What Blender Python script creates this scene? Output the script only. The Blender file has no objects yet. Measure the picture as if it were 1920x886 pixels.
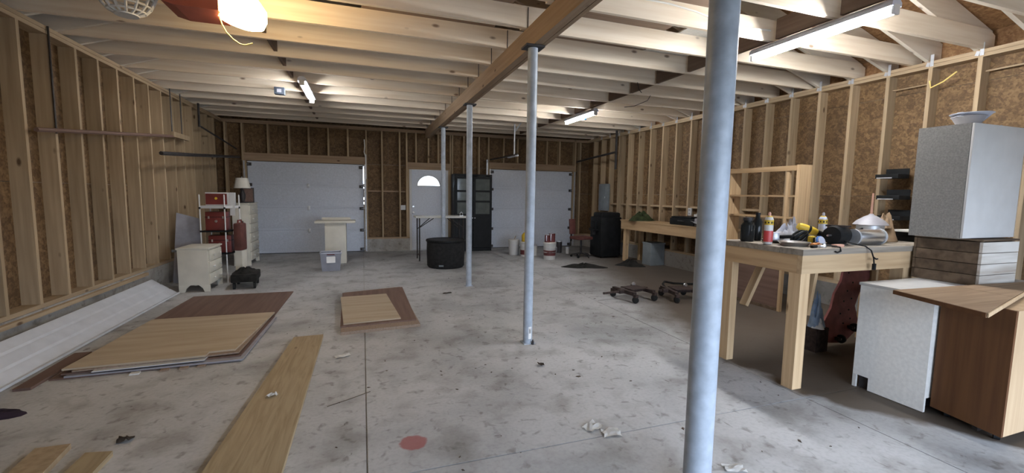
import bpy, bmesh, math, random
from mathutils import Matrix, Vector
random.seed(7)
S = bpy.context.scene
COL = S.collection
PI = math.pi

# ------------------------------------------------------------------ camera
cam_d = bpy.data.cameras.new('camera'); cam = bpy.data.objects.new('camera', cam_d); COL.objects.link(cam)
yaw, pitch, roll = math.radians(19.05), math.radians(5.5), math.radians(-.867)
fwd = Vector((math.sin(yaw)*math.cos(pitch), math.cos(yaw)*math.cos(pitch), -math.sin(pitch)))
rgt = Vector((math.cos(yaw), -math.sin(yaw), 0)); dwn = fwd.cross(rgt)
r2 = math.cos(roll)*rgt + math.sin(roll)*dwn; d2 = -math.sin(roll)*rgt + math.cos(roll)*dwn
m = Matrix((r2, -d2, -fwd)).transposed().to_4x4(); m.translation = (0, 0, 1.45)
cam.matrix_world = m
cam_d.sensor_width = 36; cam_d.lens = 812/1920*36; cam_d.clip_start = .05
S.camera = cam

# ------------------------------------------------------------------ world, light, exposure
W = bpy.data.worlds.new('overcast_sky'); S.world = W; W.use_nodes = True
nt = W.node_tree; nt.nodes.clear()
wo = nt.nodes.new('ShaderNodeOutputWorld'); bg = nt.nodes.new('ShaderNodeBackground')
tc = nt.nodes.new('ShaderNodeTexCoord'); sx = nt.nodes.new('ShaderNodeSeparateXYZ'); cr = nt.nodes.new('ShaderNodeValToRGB')
cr.color_ramp.elements[0].position = .48; cr.color_ramp.elements[0].color = (.16, .17, .16, 1)
cr.color_ramp.elements[1].position = .52; cr.color_ramp.elements[1].color = (.68, .80, 1, 1)
mp = nt.nodes.new('ShaderNodeMapRange'); mp.inputs[1].default_value = -1; mp.inputs[2].default_value = 1
nt.links.new(tc.outputs['Generated'], sx.inputs[0]); nt.links.new(sx.outputs[2], mp.inputs[0])
nt.links.new(mp.outputs[0], cr.inputs[0]); nt.links.new(cr.outputs[0], bg.inputs[0]); nt.links.new(bg.outputs[0], wo.inputs[0])
bg.inputs[1].default_value = 3.7
# the open overhead door behind the camera lets the sky in (portal = sampling guide for the sky, gives off no light itself)
pl = bpy.data.lights.new('door_portal', 'AREA'); pl.shape = 'RECTANGLE'; pl.size = 4.9; pl.size_y = 2.3
pl.cycles.is_portal = True
po = bpy.data.objects.new('door_portal', pl); COL.objects.link(po); po.location = (2.9, -1.28, 1.15); po.rotation_euler = (PI/2, 0, 0)
TUBE_W, TUBE_BACK_W, BULB_W = 78.0, 46.0, 16.0
S.view_settings.view_transform = 'Standard'; S.view_settings.look = 'None'
S.view_settings.exposure = 1.56; S.view_settings.gamma = 1.0; S.view_settings.use_curve_mapping = False

# ------------------------------------------------------------------ materials
def newmat(name):
    mt = bpy.data.materials.new(name); mt.use_nodes = True
    n = mt.node_tree; b = n.nodes['Principled BSDF']
    return mt, n, b
def N(n, t, **k):
    x = n.nodes.new('ShaderNode'+t)
    for a, v in k.items(): setattr(x, a, v)
    return x
def ramp(n, stops):
    r = N(n, 'ValToRGB'); e = r.color_ramp.elements
    while len(e) < len(stops): e.new(.5)
    for i, (p, c) in enumerate(stops): e[i].position = p; e[i].color = (*c, 1)
    return r
def vary(n, colsock, amt):
    oi = N(n, 'ObjectInfo'); mr = N(n, 'MapRange'); mr.inputs[3].default_value = 1-amt; mr.inputs[4].default_value = 1+amt
    n.links.new(oi.outputs['Random'], mr.inputs[0])
    hs = N(n, 'HueSaturation'); n.links.new(mr.outputs[0], hs.inputs['Value']); n.links.new(colsock, hs.inputs['Color'])
    return hs.outputs[0]
def offs_coord(n, scale):
    t = N(n, 'TexCoord'); oi = N(n, 'ObjectInfo'); mu = N(n, 'Math', operation='MULTIPLY'); mu.inputs[1].default_value = 57.
    n.links.new(oi.outputs['Random'], mu.inputs[0])
    ad = N(n, 'VectorMath', operation='ADD'); n.links.new(t.outputs['Object'], ad.inputs[0]); n.links.new(mu.outputs[0], ad.inputs[1])
    mpp = N(n, 'Mapping'); mpp.inputs['Scale'].default_value = scale; n.links.new(ad.outputs[0], mpp.inputs[0])
    return mpp.outputs[0], ad.outputs[0]
def bump(n, b, sock, st, d=.01):
    bp = N(n, 'Bump'); bp.inputs['Strength'].default_value = st; bp.inputs['Distance'].default_value = d
    n.links.new(sock, bp.inputs['Height']); n.links.new(bp.outputs[0], b.inputs['Normal'])
def wood(name, light, dark, axis, knots=True, rough=.7, amt=.12, grain=16, wav=0.0):
    mt, n, b = newmat(name)
    sc = [grain]*3; sc['xyz'.index(axis)] = .8
    c, raw = offs_coord(n, sc)
    no = N(n, 'TexNoise'); no.inputs['Scale'].default_value = 1.6; no.inputs['Detail'].default_value = 4; no.inputs['Distortion'].default_value = .15+wav
    n.links.new(c, no.inputs[0])
    r = ramp(n, [(.3, dark), (.62, light)]); n.links.new(no.outputs['Fac'], r.inputs[0])
    out = r.outputs[0]
    if knots:
        ks = [5, 5, 5]; ks['xyz'.index(axis)] = 2.2
        k = N(n, 'Mapping'); k.inputs['Scale'].default_value = ks; n.links.new(raw, k.inputs[0])
        vo = N(n, 'TexVoronoi'); vo.inputs['Scale'].default_value = 1.0; n.links.new(k.outputs[0], vo.inputs[0])
        kr = ramp(n, [(.05, (1, 1, 1)), (.11, (0, 0, 0))]); n.links.new(vo.outputs['Distance'], kr.inputs[0])
        mx = N(n, 'MixRGB'); mx.inputs[2].default_value = (dark[0]*.35, dark[1]*.3, dark[2]*.28, 1)
        n.links.new(kr.outputs[0], mx.inputs[0]); n.links.new(out, mx.inputs[1]); out = mx.outputs[0]
    n.links.new(vary(n, out, amt), b.inputs['Base Color']); b.inputs['Roughness'].default_value = rough
    bump(n, b, no.outputs['Fac'], .15, .003); b.inputs['Specular IOR Level'].default_value = .22
    return mt
def plain(name, col, rough=.5, metal=0., noise=.06, scale=8., bmp=0., amt=.0, trans=0.):
    mt, n, b = newmat(name)
    t = N(n, 'TexCoord'); no = N(n, 'TexNoise'); no.inputs['Scale'].default_value = scale; no.inputs['Detail'].default_value = 5
    n.links.new(t.outputs['Object'], no.inputs[0])
    lo = tuple(max(0, x*(1-noise*2)) for x in col); hi = tuple(min(1, x*(1+noise)) for x in col)
    r = ramp(n, [(.3, lo), (.7, hi)]); n.links.new(no.outputs['Fac'], r.inputs[0])
    out = r.outputs[0] if not amt else vary(n, r.outputs[0], amt)
    n.links.new(out, b.inputs['Base Color'])
    b.inputs['Roughness'].default_value = rough; b.inputs['Metallic'].default_value = metal
    if trans: b.inputs['Transmission Weight'].default_value = trans
    if bmp: bump(n, b, no.outputs['Fac'], bmp, .005)
    if max(col) < .05: b.inputs['Specular IOR Level'].default_value = .2
    return mt
def emis(name, col, st):
    mt, n, b = newmat(name); b.inputs['Base Color'].default_value = (*col, 1)
    b.inputs['Emission Color'].default_value = (*col, 1); b.inputs['Emission Strength'].default_value = st
    return mt
def osb(name, a, b_, c):
    mt, n, b = newmat(name)
    co, raw = offs_coord(n, (55, 55, 55))
    no = N(n, 'TexNoise'); no.inputs['Scale'].default_value = 1.4; n.links.new(raw, no.inputs[0])
    v = N(n, 'TexVoronoi', feature='F1'); v.inputs['Scale'].default_value = 1.0; n.links.new(co, v.inputs[0])
    v2 = N(n, 'TexVoronoi', feature='F1'); v2.inputs['Scale'].default_value = .37; n.links.new(co, v2.inputs[0])
    mx = N(n, 'MixRGB'); mx.inputs[0].default_value = .5; n.links.new(v.outputs['Color'], mx.inputs[1]); n.links.new(v2.outputs['Color'], mx.inputs[2])
    r = ramp(n, [(.25, a), (.5, b_), (.75, c)]); n.links.new(mx.outputs[0], r.inputs[0])
    m2 = N(n, 'MixRGB', blend_type='MULTIPLY'); m2.inputs[0].default_value = .5
    r2 = ramp(n, [(.35, (.55, .5, .45)), (.65, (1.1, 1.05, 1))]); n.links.new(no.outputs['Fac'], r2.inputs[0])
    n.links.new(r.outputs[0], m2.inputs[1]); n.links.new(r2.outputs[0], m2.inputs[2])
    n.links.new(vary(n, m2.outputs[0], .1), b.inputs['Base Color']); b.inputs['Roughness'].default_value = .75
    bump(n, b, v.outputs['Distance'], .3, .003)
    return mt
def concrete(name, base, dirt=True):
    mt, n, b = newmat(name)
    g = N(n, 'NewGeometry')
    def noise(s, d=6, dist=0.):
        x = N(n, 'TexNoise'); x.inputs['Scale'].default_value = s; x.inputs['Detail'].default_value = d; x.inputs['Distortion'].default_value = dist
        n.links.new(g.outputs['Position'], x.inputs[0]); return x.outputs['Fac']
    d1 = tuple(x*.66 for x in base); d2 = tuple(min(1, x*1.22) for x in base)
    r = ramp(n, [(.3, d1), (.5, base), (.72, d2)]); n.links.new(noise(.9, 7, .4), r.inputs[0]); out = r.outputs[0]
    def mul(out, fac_sock, stops):
        rr = ramp(n, stops); n.links.new(fac_sock, rr.inputs[0])
        mx = N(n, 'MixRGB', blend_type='MULTIPLY'); mx.inputs[0].default_value = 1; n.links.new(out, mx.inputs[1]); n.links.new(rr.outputs[0], mx.inputs[2]); return mx.outputs[0]
    out = mul(out, noise(3.2, 9, .3), [(.32, (.70, .68, .66)), (.5, (1, 1, 1))]); out = mul(out, noise(13, 6, .5), [(.30, (.62, .60, .58)), (.42, (1, 1, 1))])
    out = mul(out, noise(40, 4), [(.3, (.88, .88, .88)), (.55, (1, 1, 1))])
    if dirt:
        out = mul(out, noise(7, 3, 1.2), [(.24, (.45, .42, .39)), (.31, (1, 1, 1))])
        # dark soil at the near right-hand benches; farther back, painted shade of unlit floor
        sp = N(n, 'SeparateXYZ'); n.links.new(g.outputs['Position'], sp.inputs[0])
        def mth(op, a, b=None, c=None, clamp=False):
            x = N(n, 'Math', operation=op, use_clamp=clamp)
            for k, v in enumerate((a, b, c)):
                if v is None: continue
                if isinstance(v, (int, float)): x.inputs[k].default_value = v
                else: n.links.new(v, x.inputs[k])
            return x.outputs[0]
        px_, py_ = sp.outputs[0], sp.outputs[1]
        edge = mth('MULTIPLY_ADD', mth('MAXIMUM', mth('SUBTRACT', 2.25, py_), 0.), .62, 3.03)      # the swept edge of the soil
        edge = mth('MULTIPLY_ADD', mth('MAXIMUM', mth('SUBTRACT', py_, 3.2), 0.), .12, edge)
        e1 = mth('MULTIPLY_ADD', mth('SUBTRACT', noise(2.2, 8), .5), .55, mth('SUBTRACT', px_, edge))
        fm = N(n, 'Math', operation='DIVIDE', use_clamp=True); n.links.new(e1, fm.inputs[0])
        n.links.new(mth('MAXIMUM', mth('MULTIPLY_ADD', py_, .3, -.75), .10), fm.inputs[1])  # softer with distance, painting in the gradual dimness of the far floor
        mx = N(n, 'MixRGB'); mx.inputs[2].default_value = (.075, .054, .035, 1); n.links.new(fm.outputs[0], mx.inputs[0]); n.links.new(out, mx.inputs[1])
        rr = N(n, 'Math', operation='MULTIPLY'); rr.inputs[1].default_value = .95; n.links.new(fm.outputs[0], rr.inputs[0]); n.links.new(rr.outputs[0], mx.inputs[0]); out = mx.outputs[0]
        # spilt red paint
        ds = N(n, 'VectorMath', operation='DISTANCE'); ds.inputs[1].default_value = (.255, 2.455, 0); n.links.new(g.outputs['Position'], ds.inputs[0])
        ad2 = N(n, 'Math', operation='MULTIPLY_ADD'); ad2.inputs[1].default_value = .035; n.links.new(noise(22, 3), ad2.inputs[0]); n.links.new(ds.outputs['Value'], ad2.inputs[2])
        pr = ramp(n, [(.088, (.85, .85, .85)), (.1, (0, 0, 0))]); n.links.new(ad2.outputs[0], pr.inputs[0])
        mx = N(n, 'MixRGB'); mx.inputs[2].default_value = (.30, .09, .085, 1); n.links.new(pr.outputs[0], mx.inputs[0]); n.links.new(out, mx.inputs[1]); out = mx.outputs[0]
    n.links.new(out, b.inputs['Base Color']); b.inputs['Roughness'].default_value = .62
    bump(n, b, noise(30, 6), .15, .004)
    return mt

PALE, PALED = (.66, .50, .33), (.50, .35, .21)
M = dict(
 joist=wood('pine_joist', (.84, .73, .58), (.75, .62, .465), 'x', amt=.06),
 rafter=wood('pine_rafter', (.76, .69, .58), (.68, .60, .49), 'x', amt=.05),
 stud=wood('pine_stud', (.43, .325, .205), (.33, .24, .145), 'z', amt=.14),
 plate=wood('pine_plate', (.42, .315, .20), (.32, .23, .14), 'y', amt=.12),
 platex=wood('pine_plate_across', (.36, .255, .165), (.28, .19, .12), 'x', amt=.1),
 beam=wood('beam_lumber', (.37, .265, .175), (.29, .20, .125), 'y', amt=.04),
 block=wood('blocking_lumber', (.20, .14, .10), (.15, .10, .07), 'y', knots=False),
 bench_z=wood('bench_post', (.54, .385, .225), (.41, .275, .15), 'z'),
 bench_x=wood('bench_rail_across', (.54, .385, .225), (.41, .275, .15), 'x'),
 bench_y=wood('bench_rail_along', (.46, .315, .175), (.34, .22, .115), 'y'),
 ply=wood('plywood', (.44, .36, .26), (.36, .285, .195), 'x', knots=False, grain=7, amt=.05),
 hard=wood('hardboard', (.165, .105, .082), (.125, .078, .06), 'y', knots=False, amt=.06),
 chip=plain('particle_board', (.27, .195, .14), .8, noise=.12, scale=60, amt=.05),
 plank=wood('old_plank', (.36, .28, .17), (.27, .20, .115), 'y', grain=11, wav=2.2, amt=.04),
 floorply=wood('attic_board', (.26, .185, .135), (.20, .14, .10), 'x', knots=False),
 oak=wood('orange_oak', (.135, .062, .026), (.095, .042, .019), 'z', knots=False, amt=.02),
 oakx=wood('oak_top', (.31, .215, .135), (.22, .145, .085), 'x', knots=False, amt=.02),
 birch=wood('birch_face', (.50, .36, .22), (.42, .29, .17), 'z', knots=False, amt=.02),
 crate=wood('weathered_crate', (.13, .092, .06), (.065, .043, .028), 'x', grain=10, amt=.2),
 cratew=wood('whitewashed_crate', (.55, .52, .47), (.32, .27, .22), 'x', grain=9, amt=.1),
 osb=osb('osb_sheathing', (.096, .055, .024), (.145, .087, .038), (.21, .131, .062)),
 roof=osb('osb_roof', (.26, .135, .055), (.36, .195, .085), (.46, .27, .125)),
 floor=concrete('slab_concrete', (.41, .41, .405)),
 curb=concrete('curb_concrete', (.34, .32, .29), False),
 door=plain('door_enamel', (.60, .64, .71), .5, noise=.05, scale=30, bmp=.05),
 benchtop=wood('worn_bench_top', (.30, .26, .21), (.19, .16, .125), 'x', amt=.08),
 darkglass=plain('very_dark_glass', (.02, .022, .022), .12, noise=.1),
 vinyl=plain('dark_red_vinyl', (.12, .040, .032), .6, noise=.2),
 boxblue=plain('blue_grey_box', (.07, .09, .125), .5, noise=.08),
 white=plain('white_melamine', (.55, .545, .53), .4, noise=.03),
 cabside=plain('speckled_grey_side', (.215, .208, .195), .6, noise=.12, scale=90),  # left side panel, a darker grey than the white door
 wbase=plain('base_cabinet_white', (.74, .725, .68), .5, noise=.05, scale=40),
 wside=plain('grey_white_panel', (.60, .585, .545), .5, noise=.05, scale=40),
 cream=plain('cream_paint', (.62, .59, .50), .45, noise=.05, scale=5),
 siding=plain('ribbed_panel_vinyl', (.56, .58, .61), .4, noise=.04),
 steel=plain('blue_grey_paint', (.38, .43, .49), .45, .0, noise=.10, scale=14, bmp=.04),
 galv=plain('galvanised', (.55, .57, .60), .4, .5, noise=.1, scale=20),
 chrome=plain('polished_steel', (.80, .81, .83), .28, 1., noise=.02),
 dkmetal=plain('dark_metal', (.055, .05, .05), .5, .5, noise=.2),
 rust=plain('rusty_frame', (.055, .036, .031), .7, .3, noise=.3, scale=25),
 black=plain('black_plastic', (.010, .011, .012), .5, noise=.2),
 rubber=plain('black_rubber', (.022, .022, .022), .8, noise=.2, scale=20, bmp=.1),
 tarp=plain('dark_cloth', (.020, .019, .017), .9, noise=.3, scale=12, bmp=.2),
 green=plain('dark_green_cloth', (.035, .045, .018), .9, noise=.3, scale=12, bmp=.2),
 purple=plain('dark_purple_cloth', (.03, .02, .035), .9, noise=.3),
 grey=plain('grey_plastic', (.30, .29, .31), .5, noise=.1),
 ltgrey=plain('pale_grey_plastic', (.47, .49, .56), .4, noise=.06),
 boxgrey=plain('grey_enamel', (.20, .225, .24), .5, noise=.08),
 red=plain('red_enamel', (.15, .025, .020), .4, noise=.15, scale=5),
 redb=plain('bright_red_plastic', (.50, .055, .055), .4, noise=.08),
 brick=plain('dull_red_plastic', (.33, .085, .055), .55, noise=.08),
 redpad=plain('red_vinyl', (.40, .135, .13), .55, noise=.2, scale=9),
 yellow=plain('yellow_plastic', (.62, .42, .03), .45, noise=.08),
 orange=plain('orange_plastic', (.60, .22, .06), .5, noise=.06),
 pink=plain('pink_plastic', (.60, .33, .24), .5, noise=.05),
 blue=plain('blue_plastic', (.06, .20, .55), .5, noise=.08),
 bluebag=plain('pale_blue_bag', (.30, .42, .60), .4, noise=.2, scale=12, bmp=.2),
 kraft=plain('kraft_paper', (.33, .23, .14), .85, noise=.15, scale=14, bmp=.4),
 paper=plain('white_paper', (.80, .79, .76), .8, noise=.03),
 shade=plain('lamp_shade_linen', (.66, .63, .55), .8, noise=.04),
 cable=plain('white_cable', (.78, .76, .70), .5, noise=.02),
 yellowwire=plain('yellow_wire', (.80, .62, .20), .5, noise=.02),
 maroon=plain('maroon_label', (.13, .03, .03), .5, noise=.1),
 leaf=plain('dry_leaf', (.10, .072, .05), .9, noise=.3, scale=20, amt=.3),
 glass=plain('clear_glass', (.9, .93, .93), .03, noise=0, trans=1.),
 smoke=plain('dark_glass', (.11, .125, .12), .08, noise=.1),
 ground=plain('gravel_drive', (.30, .29, .27), .9, noise=.2, scale=3),
 tube=emis('fluorescent_glow', (.97, .98, 1.), TUBE_W),
 tube2=emis('fluorescent_glow_weak', (.97, .98, 1.), TUBE_BACK_W),
 bulb=emis('warm_lens_glow', (1., .72, .36), BULB_W),
)

# ------------------------------------------------------------------ builders
def thing(name, label, cat, loc=(0, 0, 0), rz=0., group=None):
    o = bpy.data.objects.new(name, None); COL.objects.link(o); o.location = loc; o.rotation_euler = (0, 0, rz)
    o.empty_display_size = .1
    o['label'] = label; o['category'] = cat
    if group: o['group'] = group
    return o
def struct(name):
    o = bpy.data.objects.new(name, None); COL.objects.link(o); o['kind'] = 'structure'; o.empty_display_size = .1
    return o
def tag(o, label, cat, group=None):
    o['label'] = label; o['category'] = cat
    if group: o['group'] = group
    return o
def link(name, me, mat, parent, loc=(0, 0, 0), rot=(0, 0, 0)):
    o = bpy.data.objects.new(name, me); COL.objects.link(o)
    if mat and not me.materials: me.materials.append(M[mat])
    o.location = loc; o.rotation_euler = rot
    if parent: o.parent = parent
    return o
def fin(bm, smooth=False):
    bmesh.ops.recalc_face_normals(bm, faces=bm.faces)
    me = bpy.data.meshes.new('mesh'); bm.to_mesh(me); bm.free()
    if smooth:
        for p in me.polygons: p.use_smooth = True
        try: me.set_sharp_from_angle(angle=math.radians(38))
        except Exception: pass
    return me
_cache = {}
def boxmesh(s, mat, bev=0.):
    k = (round(s[0], 4), round(s[1], 4), round(s[2], 4), mat, bev)
    if k not in _cache:
        bm = bmesh.new(); bmesh.ops.create_cube(bm, size=1)
        for v in bm.verts: v.co = Vector((v.co.x*s[0], v.co.y*s[1], v.co.z*s[2]))
        if bev: bmesh.ops.bevel(bm, geom=bm.edges[:], offset=bev, segments=2, affect='EDGES', profile=.6)
        _cache[k] = fin(bm, bool(bev))
    return _cache[k]
def B(p, name, mat, s, loc, rot=(0, 0, 0), bev=0.): return link(name, boxmesh(s, mat, bev), mat, p, loc, rot)
def X(p, name, mat, a, b, bev=0.):      # box between two corners
    s = [abs(b[i]-a[i]) for i in range(3)]; c = [(a[i]+b[i])/2 for i in range(3)]
    return B(p, name, mat, s, c, bev=bev)
def lathe_bm(prof, seg=20, bm=None, sx=1, sy=1):
    bm = bm or bmesh.new(); rings = []
    for r, z in prof:
        if r < 1e-5: rings.append([bm.verts.new((0, 0, z))])
        else: rings.append([bm.verts.new((r*sx*math.cos(2*PI*i/seg), r*sy*math.sin(2*PI*i/seg), z)) for i in range(seg)])
    for a, b in zip(rings, rings[1:]):
        for i in range(seg):
            j = (i+1) % seg
            if len(a) == 1 and len(b) == 1: continue
            if len(a) == 1: bm.faces.new((a[0], b[i], b[j]))
            elif len(b) == 1: bm.faces.new((a[i], a[j], b[0]))
            else: bm.faces.new((a[i], a[j], b[j], b[i]))
    if len(rings[0]) > 1: bm.faces.new(rings[0][::-1])
    if len(rings[-1]) > 1: bm.faces.new(rings[-1])
    return bm
def L(p, name, mat, prof, loc=(0, 0, 0), rot=(0, 0, 0), seg=20, sx=1, sy=1): return link(name, fin(lathe_bm(prof, seg, None, sx, sy), True), mat, p, loc, rot)
def tube_bm(pts, r, seg=8, bm=None):
    bm = bm or bmesh.new(); pts = [Vector(q) for q in pts]; rings = []; up = None
    for i, q in enumerate(pts):
        d = (pts[min(i+1, len(pts)-1)]-pts[max(i-1, 0)]).normalized()
        if up is None: up = d.orthogonal().normalized()
        up = (up-d*up.dot(d)).normalized(); s = d.cross(up)
        rr = r[i] if isinstance(r, (list, tuple)) else r
        rings.append([bm.verts.new(q+rr*(math.cos(2*PI*k/seg)*up+math.sin(2*PI*k/seg)*s)) for k in range(seg)])
    for a, b in zip(rings, rings[1:]):
        for k in range(seg): bm.faces.new((a[k], a[(k+1) % seg], b[(k+1) % seg], b[k]))
    bm.faces.new(rings[0][::-1]); bm.faces.new(rings[-1])
    return bm
def T(p, name, mat, pts, r, seg=8, loc=(0, 0, 0), rot=(0, 0, 0)): return link(name, fin(tube_bm(pts, r, seg), True), mat, p, loc, rot)
def prism_bm(poly, axis, a, b, bm=None):
    bm = bm or bmesh.new()
    def P(u, v, w): return {'x': (w, u, v), 'y': (u, w, v), 'z': (u, v, w)}[axis]
    f0 = [bm.verts.new(P(u, v, a)) for u, v in poly]; f1 = [bm.verts.new(P(u, v, b)) for u, v in poly]
    bm.faces.new(f0[::-1]); bm.faces.new(f1); n = len(poly)
    for i in range(n): bm.faces.new((f0[i], f0[(i+1) % n], f1[(i+1) % n], f1[i]))
    return bm
def P(p, name, mat, poly, axis, a, b, loc=(0, 0, 0), rot=(0, 0, 0), smooth=False): return link(name, fin(prism_bm(poly, axis, a, b), smooth), mat, p, loc, rot)
def curve(p0, p1, sag, n=10):
    p0, p1 = Vector(p0), Vector(p1)
    return [p0.lerp(p1, i/n)+Vector((0, 0, -sag*4*(i/n)*(1-i/n))) for i in range(n+1)]
def mound(p, name, mat, rx, ry, h, seed, loc=(0, 0, 0), rz=0., n=26, rings=9, rough=.35):   # crumpled cloth heap
    rnd = random.Random(seed); ph = [rnd.uniform(0, 6.28) for _ in range(8)]
    bm = bmesh.new(); top = bm.verts.new((0, 0, h)); rr = []
    for k in range(1, rings+1):
        t = k/rings; ring = []
        for i in range(n):
            a = 2*PI*i/n
            e = 1+rough*(.5*math.sin(2*a+ph[0])+.35*math.sin(3*a+ph[1])+.25*math.sin(5*a+ph[2]))*t
            z = h*(1-t**1.6)*(1+.3*math.sin(3*a+ph[3]+4*t)+.22*math.sin(7*a+ph[4]-6*t))
            ring.append(bm.verts.new((rx*t*e*math.cos(a), ry*t*e*math.sin(a), max(.004, z) if k < rings else 0)))
        rr.append(ring)
    for i in range(n): bm.faces.new((top, rr[0][i], rr[0][(i+1) % n]))
    for a, b in zip(rr, rr[1:]):
        for i in range(n): bm.faces.new((a[i], b[i], b[(i+1) % n], a[(i+1) % n]))
    bm.faces.new(rr[-1])
    return link(name, fin(bm, True), mat, p, loc, (0, 0, rz))
def crumple(name, mat, w, d, h, seed, loc, rz, n=5):     # a sheet of crumpled paper
    rnd = random.Random(seed); bm = bmesh.new(); g = []
    for i in range(n):
        g.append([bm.verts.new(((i/(n-1)-.5)*w*(1+rnd.uniform(-.08, .08)), (j/(n-1)-.5)*d*(1+rnd.uniform(-.1, .1)), rnd.uniform(0, h)+.002)) for j in range(n)])
    for i in range(n-1):
        for j in range(n-1): bm.faces.new((g[i][j], g[i+1][j], g[i+1][j+1], g[i][j+1]))
    r = bmesh.ops.solidify(bm, geom=bm.faces[:], thickness=-.0015)
    return link(name, fin(bm), mat, None, loc, (0, 0, rz))

# ------------------------------------------------------------------ dimensions of the building
XL, XR, YB, YF = -2.9, 6.1, 11.2, -1.2     # inner faces of the studs
SD = .14                                   # stud depth
CURB, PB, W0, PT = .31, .35, 2.945, 3.02   # curb top, plate top, stud top, wall top
JZ0, JZ1 = 3.025, 3.225                    # ceiling joists
RIDGE = 1.6
def rtop(x): return 3.245+.31*(6.31-(x if x > RIDGE else 2*RIDGE-x))

# ------------------------------------------------------------------ floor
fl = struct('floor')
X(fl, 'slab_base', 'curb', (XL-.2, YF-.2, -.16), (XR+.2, YB+.2, -.012))
xs = [XL-.2, .0, 3.05, XR+.2]; ys = [YF-.2, 2.18, 5.4, 8.5, YB+.25]
for i in range(3):
    for j in range(4):
        X(fl, 'concrete_slab', 'floor', (xs[i]+.004, ys[j]+.004, -.05), (xs[i+1]-.004, ys[j+1]-.004, 0))
g = link('ground', boxmesh((40, 40, .1), 'ground'), 'ground', None, (1.6, 5, -.25)); g['kind'] = 'structure'

# ------------------------------------------------------------------ side walls
def side_wall(name, x, sgn, y_first, pitch, spans):
    w = struct(name); xo = x+sgn*SD; xc = x+sgn*SD/2
    X(w, 'concrete_curb', 'curb', (x-sgn*.015, YF, -.01), (xo+sgn*.06, YB+SD, CURB))
    X(w, 'bottom_plate', 'plate', (x, YF, CURB), (xo, YB, PB))
    X(w, 'top_plate', 'plate', (x, YF, W0), (xo, YB+SD, W0+.037)); X(w, 'top_plate', 'plate', (x-sgn*.004, YF, W0+.039), (xo, YB+SD, PT))
    k0 = math.ceil((YF+.05-y_first)/pitch); y = y_first+k0*pitch; ysd = []
    while y < YB-.05:
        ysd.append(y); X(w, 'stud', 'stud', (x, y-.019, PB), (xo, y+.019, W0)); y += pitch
    for a, b in spans:       # horizontal blocking between studs
        for y0, y1 in zip(ysd, ysd[1:]):
            if a <= y0 and y1 <= b: X(w, 'stud_blocking', 'plate', (x+sgn*.05, y0+.019, 1.235), (xo, y1-.019, 1.273))
    yy = YF
    while yy < YB+SD-.1:
        y1 = min(yy+2.44, YB+SD)
        for z0, z1 in ((CURB-.02, 1.50), (1.504, 2.72), (2.724, PT)):
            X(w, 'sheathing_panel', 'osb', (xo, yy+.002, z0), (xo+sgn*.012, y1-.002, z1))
        yy += 2.44
    X(w, 'outer_cladding', 'curb', (xo+sgn*.013, YF-SD-.05, -.1), (xo+sgn*.05, YB+SD+.05, PT-.02))
    return w, ysd
wl, ysl = side_wall('wall_left', XL, -1, 5.27, .42, [])
wr, ysr = side_wall('wall_right', XR, 1, 2.83, .42, [(5.3, 10.3)])
X(wr, 'stud', 'stud', (XR, 9.46, PB), (XR+SD, 9.50, W0))
X(wl, 'ledge_board', 'plate', (XL-.0+.016, YF, .255), (XL+.055, 7.3, .293))
# metal straps that tie the rafters to the plate of the right wall
for k in range(-2, 19):
    y = 2.85+k*.42
    o = P(wr, 'tie_strap', 'galv', [(-.016, 0), (.016, 0), (.016, .13), (-.016, .13)], 'x', -.001, .001, (XR-.007, y-.03, PT-.06), (0, 0, 0))
    P(wr, 'tie_strap', 'galv', [(-.016, 0), (.016, 0), (.016, .045), (-.016, .045)], 'x', -.001, .001, (XR-.010, y+.01, PT-.055), (.3, 0, 0))

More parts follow.
